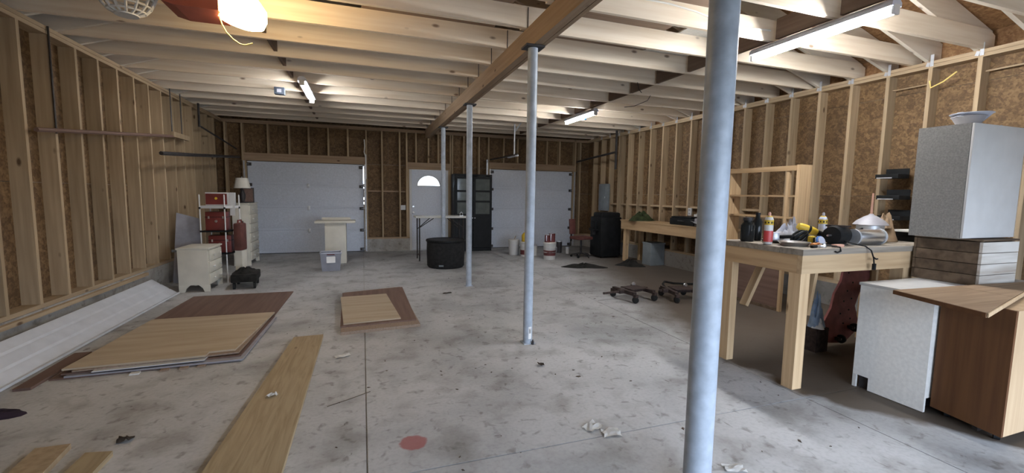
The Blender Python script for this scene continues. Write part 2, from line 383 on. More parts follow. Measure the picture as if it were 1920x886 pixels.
# ------------------------------------------------------------------ back and front walls
def cross_wall(name, y, sgn, opens, studs, doors_curb):
    w = struct(name); yo = y+sgn*SD
    def seg(a, b, z0, z1, nm, mt, d0=0., d1=0.): X(w, nm, mt, (a, y+d0*sgn, z0), (b, yo+d1*sgn, z1))
    ed = [XL-SD] + [e for o in opens for e in (o[0], o[1])] + [XR+SD]
    for a, b in zip(ed[::2], ed[1::2]):
        if b-a > .03:
            seg(a, b, -.01, CURB, 'concrete_curb', 'curb', -.015, .06); seg(a, b, CURB, PB, 'bottom_plate', 'platex')
            z = CURB-.02
            for z0, z1 in ((z, 1.5), (1.504, 2.14)):
                xx = a
                while xx < b-.01:
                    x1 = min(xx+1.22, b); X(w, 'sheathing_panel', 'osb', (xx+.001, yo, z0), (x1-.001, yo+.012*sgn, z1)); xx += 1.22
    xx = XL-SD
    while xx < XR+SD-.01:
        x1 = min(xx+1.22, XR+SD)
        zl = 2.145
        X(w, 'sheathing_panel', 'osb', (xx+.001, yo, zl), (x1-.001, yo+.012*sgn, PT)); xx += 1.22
    for a, b, h in opens:
        seg(a-.04, b+.04, h, h+.17, 'door_header', 'platex')
        if h > 2.06:
            gp = .0 if (h < 2.2 and b < 1 and sgn > 0) else .045
            X(w, 'door_stop', 'platex', (a-.01, yo-.03*sgn, .0), (a+.045, yo, h)); X(w, 'door_stop', 'platex', (b-gp, yo-.03*sgn, .0), (b+.012, yo, h)); (X(w, 'door_stop', 'platex', (b-.04, yo-.03*sgn, .0), (b-.001, yo, 1.16)), [X(w, 'door_stop', 'platex', (b-.04, yo-.03*sgn, za), (b-.001, yo, zb)) for za, zb in ((1.22, 1.27), (1.33, 1.55), (1.60, 1.66))]) if not gp else 0; X(w, 'door_stop', 'platex', (a+.046, yo-.03*sgn, h-.05), (b-gp-.001, yo, h+.02))
        for e, s in ((a, -1), (b, 1)): X(w, 'jack_stud', 'stud', (e, y, PB-.34), (e+s*.04, yo, h)); X(w, 'king_stud', 'stud', (e+s*.041, y, PB), (e+s*.079, yo, W0))
        if h < 2.14: X(w, 'sheathing_panel', 'osb', (a, yo, h), (b, yo+.012*sgn, 2.144))
    seg(XL, XR, W0, W0+.037, 'top_plate', 'platex'); seg(XL, XR, W0+.039, PT, 'top_plate', 'platex', -.004)
    for x in studs:
        o = next((o for o in opens if o[0]-.05 < x < o[1]+.05), None)
        z0 = PB if not o else o[2]+.17
        X(w, 'cripple_stud' if o else 'stud', 'stud', (x-.019, y, z0), (x+.019, yo, W0))
    oc_ = sorted(opens)
    for a, b in zip([XL-SD-.05]+[o[1] for o in oc_], [o[0] for o in oc_]+[XR+SD+.05]): X(w, 'outer_cladding', 'curb', (a, yo+sgn*.013, -.1), (b, yo+sgn*.05, PT))
    for a, b, h in oc_: X(w, 'outer_cladding', 'curb', (a, yo+sgn*.013, h), (b, yo+sgn*.05, PT))
    # gable above the plate
    n = 9
    for i in range(n):
        a = XL-.2+(XR-XL+.4)*i/n; b = XL-.2+(XR-XL+.4)*(i+1)/n
        pts = [(a+.001, PT+.002), (b-.001, PT+.002), (b-.001, rtop(b)-.0)] + ([(RIDGE, rtop(RIDGE))] if a < RIDGE < b else []) + [(a+.001, rtop(a))]
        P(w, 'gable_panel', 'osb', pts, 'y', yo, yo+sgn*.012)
    P(w, 'outer_cladding', 'curb', [(XL-.2, PT), (XR+.2, PT), (XR+.2, rtop(XR+.2)), (RIDGE, rtop(RIDGE)), (XL-.2, rtop(XL-.2))], 'y', yo+sgn*.013, yo+sgn*.05)
    return w
wb = cross_wall('wall_back', YB, 1, [(-2.45, .045, 2.13), (1.12, 2.10, 2.05), (3.24, 5.68, 2.13)],
    [-2.84, -2.0, -1.57, -1.16, -.74, -.31, .47, .89, 1.29, 1.60, 1.85, 2.21, 2.51, 2.92, 3.6, 4.0, 4.45, 4.86, 5.25, 5.9], True)
wf = cross_wall('wall_front', YF, -1, [(-2.45, .045, 2.13), (.5, 5.3, 2.28)], [-2.84, .25, 5.9], True)
# block between the studs at the back wall, at the seam of the sheathing
for a, b in ((.13, .45), (.49, .87), (.91, 1.03)): X(wb, 'stud_blocking', 'platex', (a, YB+.09, 1.47), (b, YB+SD, 1.505))

# ------------------------------------------------------------------ ceiling: beam, joists, rafters, blocking, roof
ce = struct('ceiling')
for k in range(3): X(ce, 'beam_ply', 'beam', (1.503+k*.041, YF+.02, 2.822+(.004 if k == 1 else 0)), (1.503+k*.041+.039, YB-.1, JZ0-.003))
def joist_mesh(a, b, chop_hi):
    pts = [(a, 0), (b, 0), (b, .2), (a, .2)]
    if chop_hi: pts = [(a, 0), (b-.02, 0), (b, .03), (b, .15), (b-.11, .2), (a, .2)]
    else: pts = [(a, .03), (a+.02, 0), (b, 0), (b, .2), (a+.11, .2), (a, .15)]
    return fin(prism_bm(pts, 'y', -.019, .019))
jr = joist_mesh(1.46, 6.27, True); jl = joist_mesh(-3.07, 1.70, False)
def rafter_mesh(s):
    pts = [(6.12, 3.022), (6.31, 3.022), (6.31, 3.24), (1.62, rtop(1.62)-.005), (1.62, rtop(1.62)-.28), (6.12, rtop(6.12)-.285)]
    pts = [(x if s > 0 else 2*RIDGE-x, z) for x, z in pts]
    return fin(prism_bm(pts, 'y', -.019, .019))
rr_, rl_ = rafter_mesh(1), rafter_mesh(-1)
JY = []
k = -6
while True:
    y = 2.83+.62*k; k += 1
    if y < YF+.1: continue
    if y > YB-.12: break
    JY.append(y)
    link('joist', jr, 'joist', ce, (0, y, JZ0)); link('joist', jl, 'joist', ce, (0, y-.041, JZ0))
    if y > 2.5: X(ce, 'joist_lap_line', 'dkmetal', (1.508, y-.064, JZ0-.002), (1.516, y-.061, JZ0+.19))  # added dark strip that stands in for the gap where joists lap
k = -9
while True:
    y = 2.872+.42*k; k += 1
    if y < YF+.1: continue
    if y > YB-.05: break
    if min(abs(y-j) for j in JY) < .0385:
        jn = min(JY, key=lambda q: abs(y-q)); y = jn+.041
    if min(abs(y-(j-.041)) for j in JY) < .0385:
        jn = min(JY, key=lambda q: abs(y-(q-.041))); y = jn+.041
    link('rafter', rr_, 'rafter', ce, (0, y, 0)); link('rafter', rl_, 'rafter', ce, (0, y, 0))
X(ce, 'ridge_board', 'rafter', (RIDGE-.018, YF, rtop(RIDGE)-.32), (RIDGE+.018, YB, rtop(RIDGE)-.008))
for a, b in zip(JY, JY[1:]):
    X(ce, 'joist_blocking', 'block', (3.91, a+.020, JZ0+.002), (3.948, b-.062, JZ1-.004))
    X(ce, 'joist_blocking', 'block', (-.95, a-.021, JZ0+.05), (-.912, b-.061, JZ1-.004))
sl = math.atan(.31); ln = 4.95/math.cos(sl)
for s in (1, -1):
    for i in range(4):
        u0, u1 = ln*i/4, ln*(i+1)/4; uc = (u0+u1)/2
        x = RIDGE+s*uc*math.cos(sl); z = rtop(RIDGE)+.02-uc*math.sin(sl)
        yy = YF-.25
        while yy < YB+.25:
            y1 = min(yy+2.44, YB+.3)
            B(ce, 'roof_panel', 'roof', (ln/4-.003, y1-yy-.003, .012), (x, (yy+y1)/2, z+.003), (0, s*sl, 0)); yy += 2.44
    xx = 6.33 if s > 0 else 2*RIDGE-6.33
    yy = YF-.2
    while yy < YB+.2:
        y1 = min(yy+2.44, YB+.25); X(ce, 'eave_board', 'roof', (xx, yy, 2.9), (xx+s*.014, y1-.003, 3.262)); yy += 2.44
# loose boards laid over the joists
X(ce, 'attic_board', 'floorply', (.02, 3.55, JZ1+.002), (1.36, 5.9, JZ1+.016))
X(ce, 'attic_board', 'floorply', (-.4, 5.92, JZ1+.002), (1.38, 11.0, JZ1+.016))
X(ce, 'attic_board', 'floorply', (1.9, 2.0, JZ1+.002), (3.1, 4.75, JZ1+.016))
X(ce, 'attic_board', 'wside', (3.28, 3.5, JZ1+.002), (4.5, 4.75, JZ1+.016))
X(ce, 'attic_board', 'floorply', (1.95, 5.0, JZ1+.002), (3.6, 11.0, JZ1+.016))

# ------------------------------------------------------------------ garage doors
def garage_door(name, x0, x1, gap_r):
    d = struct(name); h = 2.12; n = 4; ph = h/n; y = YB+.06
    for i in range(n):
        s = X(d, 'door_section', 'door', (x0+.01, y, .012*(i == 0)+i*ph), (x1-gap_r, y+.045, (i+1)*ph), bev=.005)
        for k in range(2): X(d, 'section_rib', 'door', (x0+.03, y-.004, .03+i*ph+k*(ph-.07)), (x1-gap_r-.03, y+.002, .055+i*ph+k*(ph-.07)))
    X(d, 'bottom_seal', 'rubber', (x0+.01, y, .0), (x1-gap_r, y+.05, .013))
    for i in range(1, n):
        z = i*ph
        for x in ((x0+x1)/2,): X(d, 'hinge', 'galv', (x-.03, y-.018, z-.05), (x+.03, y-.003, z+.05), bev=.004)
    for s_, x in ((1, x0+.05), (-1, x1-gap_r-.05)):
        for i in range(5):
            z = min(max(i*ph, .06), h-.07)
            hb = X(d, 'roller_bracket', 'dkmetal', (x-.045, y-.03, z-.035), (x+.045, y-.002, z+.035), bev=.004)
            T(d, 'roller_bracket', 'galv', [(x, y-.02, z), (x-s_*.075, y-.02, z)], .012, 8)
    for x in (x0-.035, x1+.03): X(d, 'track', 'galv', (x-.012, YB-.055, .02), (x+.012, YB-.012, 2.12))
    return d
d1 = garage_door('door_1', -2.45, .045, .022)
d3 = garage_door('door_3', 3.24, 5.68, .008)
L(d1, 'lock_handle', 'chrome', [(0, 0), (.03, 0), (.03, .012), (.012, .02), (.012, .05), (0, .05)], (-1.2, YB+.058, 1.60), (PI/2, 0, 0), 12)
def track(d, pts, r=.022): T(d, 'track', 'dkmetal', pts, r, 6)
track(d1, [(-2.55, 11.1, 2.19), (-2.55, 10.0, 2.115), (-2.55, 8.4, 2.012), (-2.55, 7.12, 1.935)], .028)
T(d1, 'track_strut', 'dkmetal', [(-2.80, 9.5, 2.62), (-2.72, 10.4, 2.50), (-2.60, 11.1, 2.36)], .016, 6)
T(d1, 'track_strut', 'dkmetal', [(-2.80, 9.5, 3.02), (-2.80, 9.5, 2.60)], .02, 6)
X(d1, 'track', 'white', (.075, YB-.05, 1.78), (.105, YB-.012, 2.36))
T(d1, 'lift_cable', 'cable', [(.06, YB-.03, 2.72), (.07, YB-.03, 2.55), (.055, YB-.03, 2.42), (.085, YB-.03, 2.3)], .012, 6)
track(d3, [(3.2, 11.1, 2.36), (3.2, 10.0, 2.34), (3.2, 8.98, 2.32)], .02)
X(d3, 'track_strut', 'galv', (3.17, 9.0, 2.29), (3.23, 9.6, 2.315)); T(d3, 'track_strut', 'galv', [(3.2, 9.2, 3.0), (3.2, 9.2, 2.33)], .018, 6)
T(d3, 'track_strut', 'galv', [(3.2, 9.2, 2.82), (3.35, 9.2, 3.04)], .012, 6)
X(d3, 'track', 'galv', (3.11, YB-.05, 1.9), (3.15, YB-.012, 2.36))
track(d3, [(5.74, 11.1, 2.40), (5.74, 10.2, 2.45), (5.74, 9.1, 2.50)], .025)
T(d3, 'track_strut', 'dkmetal', [(5.80, 9.2, 3.02), (5.80, 9.2, 2.1)], .03, 6)

# front overhead door, rolled up under the joists behind the camera, and the closed one beside it
d4 = garage_door('door_4', -2.45, .045, .008)
d4.location = (0, YF-YB-.13, 0)
# ------------------------------------------------------------------ entry door with a fan light
d2 = struct('door_2'); dx0, dx1, dyi = 1.15, 2.07, YB+.075
bm = bmesh.new(); cxd, fz, fw, fh, n = 1.61, 1.64, .29, .265, 16
arc = [(cxd-fw*math.cos(PI*i/n), fz+fh*math.sin(PI*i/n)) for i in range(n+1)]
def q(*pts): bm.faces.new([bm.verts.new((x, 0, z)) for x, z in pts])
q((dx0+.03, .012), (dx1-.03, .012), (dx1-.03, fz), (arc[-1][0], fz), (arc[0][0], fz), (dx0+.03, fz))
q((dx0+.03, fz), arc[0], (arc[0][0], 2.03), (dx0+.03, 2.03)); q(arc[-1], (dx1-.03, fz), (dx1-.03, 2.03), (arc[-1][0], 2.03))
for i in range(n): q(arc[i], arc[i+1], (arc[i+1][0], 2.03), (arc[i][0], 2.03))
bmesh.ops.remove_doubles(bm, verts=bm.verts[:], dist=1e-5)
bmesh.ops.solidify(bm, geom=bm.faces[:], thickness=.045)
link('door_slab', fin(bm), 'door', d2, (0, dyi, 0))
P(d2, 'fan_light', 'glass', arc, 'y', dyi+.015, dyi+.021)
T(d2, 'fan_light_frame', 'white', [(x, dyi-.004, z) for x, z in arc]+[(arc[0][0], dyi-.004, fz)], .012, 6)
X(d2, 'jamb', 'white', (1.121, YB-.005, 0), (dx0+.025, YB+.13, 2.045)); X(d2, 'jamb', 'white', (dx1-.025, YB-.005, 0), (2.099, YB+.13, 2.045)); X(d2, 'jamb', 'white', (dx0+.026, YB-.005, 2.033), (dx1-.026, YB+.13, 2.049))
L(d2, 'door_knob', 'chrome', [(0, 0), (.03, 0), (.03, .008), (.012, .015), (.012, .04), (.028, .05), (.028, .07), (0, .08)], (1.22, dyi-.002, .96), (PI/2, 0, 0), 14)
L(d2, 'deadbolt', 'chrome', [(0, 0), (.028, 0), (.028, .014), (0, .018)], (1.22, dyi-.002, 1.11), (PI/2, 0, 0), 14)
for z in (.25, 1.0, 1.8): X(d2, 'hinge', 'galv', (2.035, dyi-.01, z-.045), (2.05, dyi, z+.045))
X(d2, 'threshold', 'galv', (dx0, YB-.01, 0), (dx1, YB+.14, .011))

# ------------------------------------------------------------------ steel columns
def column(x, y, r, label, sticker=False):
    c = thing('steel_column', label, 'column', (x, y, 0), 0, 'steel columns under the centre beam')
    L(c, 'pole', 'steel', [(r, .008), (r, 2.80)], seg=28)
    X(c, 'base_plate', 'steel', (-r*1.25, -r*1.25, 0), (r*1.25, r*1.25, .008)); X(c, 'cap_plate', 'dkmetal', (-.09, -.075, 2.80), (.09, .075, 2.818))
    if sticker:
        a0 = math.radians(-82); pts = [((r+.0012)*math.cos(a0+t*.7-.35), (r+.0012)*math.sin(a0+t*.7-.35)) for t in [i/6 for i in range(7)]]
        inn = [(x_*(r-.002)/(r+.0012), y_*(r-.002)/(r+.0012)) for x_, y_ in pts]
        P(c, 'sticker', 'paper', pts+inn[::-1], 'z', .05, .17)
        for k in range(3): X(c, 'sticker_print', 'black', (.002+.008*k-.006, -r-.0022, .105), (.005+.008*k-.006, -r-.0008, .155-.01*(k == 1)))
        L(c, 'anchor_bolt', 'dkmetal', [(.014, 0), (.014, .03), (.008, .032), (.008, .045)], (.03, -r-.02, 0), seg=6)
    return c
column(1.563, 1.63, .066, 'thick blue-grey steel column nearest the camera, running from floor to past the top of view')
column(1.518, 3.88, .046, 'blue-grey steel column with a white sticker at its foot', True)
column(1.575, 6.64, .045, 'thin blue-grey steel column right in front of the black metal cabinet')
column(1.60, 9.08, .045, 'blue-grey steel column farthest back, behind the black tub in front of the entry door')

# ------------------------------------------------------------------ lights
def fixture(x, y0, y1, z, label, tw=.032, tube='tube'):
    f = thing('fluorescent_light', label, 'ceiling light', (x, (y0+y1)/2, z), 0, 'fluorescent strip lights under the joists'); l = (y1-y0)/2
    P(f, 'housing', 'ltgrey', [(-.055, 0), (.055, 0), (.055, .03), (.025, .06), (-.025, .06), (-.055, .03)], 'y', -l, l)
    L(f, 'tube', tube, [(tw, -l+.02), (tw, l-.02)], (0, 0, -.027), (PI/2, 0, 0), 14)
    for s in (-1, 1): B(f, 'end_cap', 'white', (.07, .022, .075), (0, s*(l-.009), -.022), bev=.006)
    return f
fixture(3.93, 2.35, 3.66, 2.945, 'long glowing fluorescent strip light nearest the camera at upper right')
fixture(3.95, 6.98, 8.15, 2.945, 'glowing fluorescent strip light over the far right half of the garage', .028, 'tube2')
fixture(-.76, 6.72, 8.0, 2.96, 'glowing fluorescent strip light under the left joists', .019, 'tube2')

# ------------------------------------------------------------------ overhead unit with the glowing lens
ou = thing('door_opener', 'red overhead door opener with a glowing warm lens and dangling yellow wire', 'door opener', (-1.09, 3.98, 2.755))
P(ou, 'housing', 'brick', [(-.28, .10), (-.23, .02), (-.15, 0), (.12, 0), (.12, .265), (-.28, .265)], 'y', -.16, .16)
X(ou, 'red_strip', 'redb', (-.22, -.168, .115), (.06, -.158, .17)); X(ou, 'mounting_plate', 'galv', (-.25, -.12, .266), (.25, .12, .268))
lens = [(0, -.035), (.10, -.03), (.155, 0), (.165, .06), (.15, .13), (.09, .19), (0, .2)]
L(ou, 'lens', 'bulb', lens, (.215, -.02, -.01), (0, .25, 0), 24, 1.12, .9)
T(ou, 'lens_collar', 'white', [(.10, -.1, .06), (.075, -.12, .17), (.09, -.08, .23)], .02, 8)
T(ou, 'antenna_wire', 'yellowwire', [(.10, -.08, .0), (.125, -.10, -.08), (.15, -.10, -.13), (.19, -.10, -.175), (.235, -.10, -.205), (.27, -.10, -.21), (.32, -.10, -.19)], .005, 6)
# white lattice basket that hangs beside it
bk = thing('lattice_basket', 'white plastic lattice basket hung under the joists left of the red opener', 'basket', (-1.56, 3.93, 2.83), .1)
bm = bmesh.new()
rim = [(.175*math.cos(2*PI*i/28), .15*math.sin(2*PI*i/28), 0) for i in range(29)]
for kz, sc in ((0, 1.), (-.035, .93), (-.085, .80), (-.125, .62), (-.15, .34)):
    tube_bm([(x*sc, y*sc, kz) for x, y, _ in rim], .008, 6, bm)
for i in range(0, 28, 2):
    x, y, _ = rim[i]; tube_bm([(x, y, .0), (x*.93, y*.93, -.035), (x*.8, y*.8, -.085), (x*.62, y*.62, -.125), (x*.34, y*.34, -.15)], .009, 5, bm)
bm2 = link('lattice', fin(bm, True), 'wside', bk)
L(bk, 'base', 'wside', [(0, 0), (.07, 0), (.072, .008), (0, .008)], (0, 0, -.158))
for s in (-1, 1): T(bk, 'hanging_hook', 'galv', [(s*.17, 0, 0), (s*.17, 0, .2)], .004, 5)

# small ceiling boxes and wires
jb = thing('junction_box', 'blue round junction box beside the far right strip light', 'electrical box', (4.12, 7.745, 2.93)); L(jb, 'body', 'blue', [(.055, 0), (.06, .06), (.06, .095)], seg=18); L(jb, 'cover', 'ltgrey', [(0, -.006), (.025, -.006), (.028, 0)], seg=14); 
j2 = thing('junction_box', 'grey-blue square junction box hung from the joists left of the left strip light', 'electrical box', (-1.17, 7.60, 2.92)); B(j2, 'body', 'boxblue', (.14, .10, .105), (0, 0, .052), bev=.006); B(j2, 'cover', 'ltgrey', (.06, .008, .05), (0, -.053, .05))
tag(T(None, 'cable', 'cable', [(2.0, 3.424, 3.205), (2.35, 3.424, 3.19), (2.65, 3.424, 3.19), (2.95, 3.424, 3.165), (3.2, 3.424, 3.12), (3.45, 3.424, 3.10), (3.88, 3.424, 3.118)], .008, 6), 'white cable stapled along the joist near the top of view', 'cable')
tag(T(None, 'cable', 'dkmetal', [(3.62, 5.27, 3.02), (3.63, 5.25, 2.93), (3.63, 5.2, 2.88), (3.66, 5.22, 2.875)], .005, 5), 'short dark wire hanging off a joist between the two right strip lights', 'cable')
tag(T(None, 'cable', 'dkmetal', [(4.3, 5.9, 3.03), (4.25, 5.9, 2.95), (4.05, 5.95, 2.86), (3.9, 6.0, 2.84)], .005, 5), 'dark wire looping down from the joists right of the blocking', 'cable')
tag(T(None, 'cable', 'yellowwire', [(6.085, 3.24, 2.80), (6.08, 3.22, 2.72), (6.06, 3.1, 2.76), (6.03, 2.98, 2.83)], .008, 6), 'cut yellow cable end sticking out of a stud of the right wall', 'cable')
X(wr, 'nailing_lath', 'plate', (6.17, 2.35, 2.80), (6.18, 2.81, 2.815)); X(wr, 'nailing_lath', 'plate', (6.17, 3.27, 2.78), (6.18, 3.65, 2.79))
bar = thing('hanging_bar', 'thin brown bar hung by two rods along the left wall', 'bar', (-2.82, 7.0, 2.15))
T(bar, 'bar', 'hard', [(0, -1.75, -.17), (0, 1.85, .19)], .022, 6); X(bar, 'end_piece', 'stud', (-.02, 1.3, .13), (.03, 1.95, .21))
for y, z in ((1.32, .14), (1.72, .18)): T(bar, 'hanger_rod', 'dkmetal', [(0, y, z), (0, y, .868)], .009, 6)
tag(T(None, 'conduit', 'dkmetal', [(-2.885, 5.66, 3.02), (-2.885, 5.66, 2.5), (-2.885, 5.66, 1.99)], .009, 6), 'thin dark wire running down a stud of the left wall near its front', 'wire')

# ------------------------------------------------------------------ wall fittings
sw = thing('light_switch', 'white light switch box on the stud left of the entry door', 'switch', (.96, YB-.012, 1.09)); B(sw, 'plate', 'white', (.12, .02, .12), (0, 0, 0), bev=.004); B(sw, 'toggle', 'white', (.02, .02, .03), (.02, -.016, 0)); 
ob = thing('outlet_box', 'white outlet box on a right-wall stud above the long low bench', 'outlet', (XR-.012, 6.93, 1.17)); B(ob, 'plate', 'white', (.022, .09, .15), (0, 0, 0), bev=.004)
for s in (-1, 1): B(ob, 'socket', 'grey', (.006, .035, .03), (-.013, 0, s*.035))
ep = thing('electrical_panel', 'flat grey electrical panel on the right wall near the back corner', 'electrical panel', (XR-.05, 10.1, 1.07)); B(ep, 'box', 'boxgrey', (.096, .40, .70), (0, 0, .35), bev=.008); B(ep, 'panel_door', 'boxgrey', (.012, .34, .60), (-.054, 0, .35), bev=.003); B(ep, 'latch', 'galv', (.01, .02, .05), (-.064, -.14, .35))
for k, (z, l) in enumerate(((1.71, 'topmost'), (1.46, 'middle'), (1.22, 'lowest'))):
    s = thing('wall_bracket', 'small black metal wall shelf left of the white wall cabinet, %s of three' % l, 'wall shelf', (XR-.10, 3.47-.03*k, z), 0, 'small black shelves on the right wall')
    B(s, 'tray', 'black', (.2, .24, .05), (0, 0, .025), bev=.004); B(s, 'front_lip', 'galv', (.006, .16, .012), (-.104, .02, .006)); B(s, 'back_plate', 'black', (.008, .24, .12), (.096, 0, .06))

# ------------------------------------------------------------------ left wall: ribbed panel
lp = thing('siding_panel', 'long pale ribbed panel leaning along the foot of the left wall', 'panel', (-2.47, 1.6, .004), 0.0)
ang = math.atan2(.21, -.30); w_ = .366
prof = []; nr = 3
for i in range(nr+1):
    u = w_*i/nr
    prof.append((u, 0))
    if i < nr: prof += [(u+.012, .012), (u+w_/nr-.022, .014), (u+w_/nr-.014, .0)]
back = [(u, v-.006) for u, v in prof[::-1]]
poly = [(u*math.cos(ang)-v*math.sin(ang)*-1*-1, u*math.sin(ang)+v*math.cos(ang)*-1) for u, v in prof+back]
P(lp, 'sheet', 'siding', poly, 'y', 0, 5.57)
B(lp, 'lower_edge_trim', 'siding', (.02, 5.57, .02), (.012, 2.785, .012))

# ------------------------------------------------------------------ drawers units on the left
def drawer_unit(name, label, cat, x0, x1, y0, y1, h, n, foot, rz=0., mat='cream'):
    u = thing(name, label, cat, (x0, y0, 0), rz); w, d = x1-x0, y1-y0
    X(u, 'body', mat, (0, 0, foot), (w-.012, d, h-.025), bev=.004); X(u, 'top', mat, (-.012, -.015, h-.025), (w+.012, d+.015, h), bev=.006)
    for sy in (0, 1):
        pts = [(0, 0), (.07, 0), (.09, foot*.55), (.14, foot+.002), (0, foot+.002)] if foot > .06 else [(0, 0), (.05, 0), (.06, foot), (0, foot)]
        P(u, 'apron', mat, pts, 'y', sy*(d-.02), sy*(d-.02)+.02)
        P(u, 'apron', mat, [(w-a, b) for a, b in pts], 'y', sy*(d-.02), sy*(d-.02)+.02)
        for sx in (0, 1): L(u, 'foot', mat, [(.02, 0), (.032, foot*.3), (.03, foot*.7), (.022, foot)], (.04+sx*(w-.08), .05+sy*(d-.1), 0), seg=12)
    dh = (h-foot-.04)/n
    for i in range(n):
        dr = X(u, 'drawer', mat, (w-.012, .02, foot+.01+i*dh), (w+.008, d-.02, foot+(i+1)*dh-.004), bev=.004)
        for s in ((-1, 1) if d > .5 else (0,)): L(dr, 'knob', 'wside', [(.006, 0), (.006, .012), (.016, .02), (.014, .03), (0, .034)], (.01, s*d*.24, 0), (0, PI/2, 0), 10)
    return u
drawer_unit('nightstand', 'small cream chest of drawers standing alone at the end of the ribbed panel', 'chest of drawers', -2.47, -2.09, 7.2, 7.75, .635, 3, .10, -.02)
drawer_unit('tall_dresser', 'tall cream dresser carrying a table lamp beside the left garage door', 'dresser', -2.36, -2.07, 9.55, 10.25, 1.21, 6, .09)
lm = thing('table_lamp', 'table lamp with a pale drum shade on top of the tall dresser', 'lamp', (-2.21, 9.72, 1.21))
L(lm, 'base', 'dkmetal', [(.075, 0), (.075, .015), (.03, .03), (.05, .09), (.055, .16), (.03, .24), (.012, .27), (.012, .33)], seg=16)
bm = lathe_bm([(.145, .29), (.105, .485)], 28); bmesh.ops.delete(bm, geom=[f for f in bm.faces if len(f.verts) > 4], context='FACES'); bmesh.ops.solidify(bm, geom=bm.faces[:], thickness=.003)
link('lamp_shade', fin(bm, True), 'shade', lm); L(lm, 'bulb', 'white', [(.012, .33), (.03, .37), (.03, .4), (0, .43)], seg=12)
L(lm, 'finial', 'galv', [(.005, .43), (.006, .49), (.012, .5), (0, .515)], seg=10)
for i in range(3): T(lm, 'shade_spoke', 'galv', [(0, 0, .478), (.104*math.cos(i*2.094), .104*math.sin(i*2.094), .478)], .003, 5)
dk = thing('picture_frame', 'small dark framed board behind the lamp on the tall dresser', 'frame', (-2.2, 10.05, 1.21), 0.1)
B(dk, 'frame', 'dkmetal', (.24, .025, .30), (0, 0, .15)); B(dk, 'picture', 'hard', (.20, .006, .26), (0, -.015, .15))

rk = thing('metal_rack', 'open rack with shiny chrome posts holding red boxes behind the small chest', 'rack', (-2.37, 7.86, 0))
posts = [(0, 0), (.335, -.02), (.02, .42), (.46, .30)]
for x, y in posts:
    L(rk, 'post', 'white', [(.010, 0), (.010, 1.37), (.004, 1.385)], (x, y, 0), seg=10)
    for z in (.45, .80, 1.16): L(rk, 'sleeve', 'black', [(.0135, 0), (.0135, .03)], (x, y, z), seg=10)
for z in (.45, .80): P(rk, 'shelf', 'black', posts[:2]+posts[:1:-1], 'z', z, z+.022)
P(rk, 'shelf', 'white', posts[:2]+posts[:1:-1], 'z', 1.17, 1.21)
def toolcase(name, label, loc, s, mat, rz=0., lid='red'):
    t = thing(name, label, 'box', loc, rz); B(t, 'body', mat, s, (0, 0, s[2]/2), bev=.012)
    B(t, 'lid_seam', 'black', (s[0]+.004, s[1]+.004, .008), (0, 0, s[2]*.72)); L(t, 'badge', 'chrome', [(0, 0), (.022, 0), (.02, .006), (0, .008)], (0, -s[1]/2, s[2]*.5), (PI/2, 0, 0), 12)
    for sx_ in (-1, 1): B(t, 'latch', 'chrome', (.02, .008, .04), (sx_*s[0]*.33, -s[1]/2-.003, s[2]*.7))
    return t
bx = thing('open_carton', 'white carton with a red face on the top shelf of the chrome rack', 'box', (-2.17, 8.02, 1.212))
B(bx, 'body', 'white', (.37, .20, .205), (.02, .1, .1025), bev=.004); B(bx, 'red_face', 'red', (.29, .006, .17), (-.015, -.003, .1)); L(bx, 'badge', 'yellow', [(0, 0), (.02, 0), (.018, .004), (0, .005)], (-.02, -.006, .11), (PI/2, 0, 0), 12); B(bx, 'side_flap', 'white', (.07, .004, .36), (.20, -.004, .02))
toolcase('red_case', 'large dull red case in the middle of the chrome rack', (-2.17, 7.99, .825), (.29, .2, .29), 'red')
toolcase('red_case', 'wide red case on the lower shelf of the chrome rack', (-2.13, 7.99, .475), (.31, .21, .27), 'red')
gc = thing('fuel_can', 'dull red fuel can on a pale stand at the right side of the chrome rack', 'fuel can', (-1.86, 7.93, .60), -.2)
B(gc, 'body', 'vinyl', (.12, .2, .44), (0, 0, .22), bev=.03); T(gc, 'handle', 'red', [(0, -.06, .43), (0, -.05, .48), (0, .05, .48), (0, .06, .43)], .012, 8); L(gc, 'cap', 'black', [(.02, 0), (.02, .03), (0, .035)], (0, .08, .43), seg=12)
gc.location.z = .0
for c in gc.children: c.location.z += .5
B(gc, 'stand', 'cream', (.10, .16, .515), (0, 0, .258))
gp = thing('grey_board', 'dull grey board leaning on the left wall behind the small chest', 'board', (-2.62, 8.05, 0))
P(gp, 'sheet', 'grey', [(-.2, 0), (.22, 0), (.18, 1.0), (-.12, 1.1)], 'y', -.012, .012, rot=(-.12, 0, .25)); P(gp, 'edge_strip', 'boxgrey', [(-.2, .48), (.22, .48), (.22, .52), (-.2, .52)], 'y', -.018, -.011, rot=(-.12, 0, .25))
dl = thing('dolly', 'low dark wheeled dolly on the floor in front of the tall dresser', 'dolly', (-1.70, 7.48, 0), .1)
B(dl, 'deck', 'tarp', (.34, .5, .12), (0, 0, .16), bev=.02); mound(dl, 'cover', 'tarp', .17, .24, .07, 3, (0, 0, .215), 0, 18, 6, .1)
for sx_ in (-1, 1):
    for sy_ in (-1, 1): L(dl, 'wheel', 'rubber', [(.05, -.015), (.05, .015)], (sx_*.13, sy_*.2, .05), (0, PI/2, 0), 14)

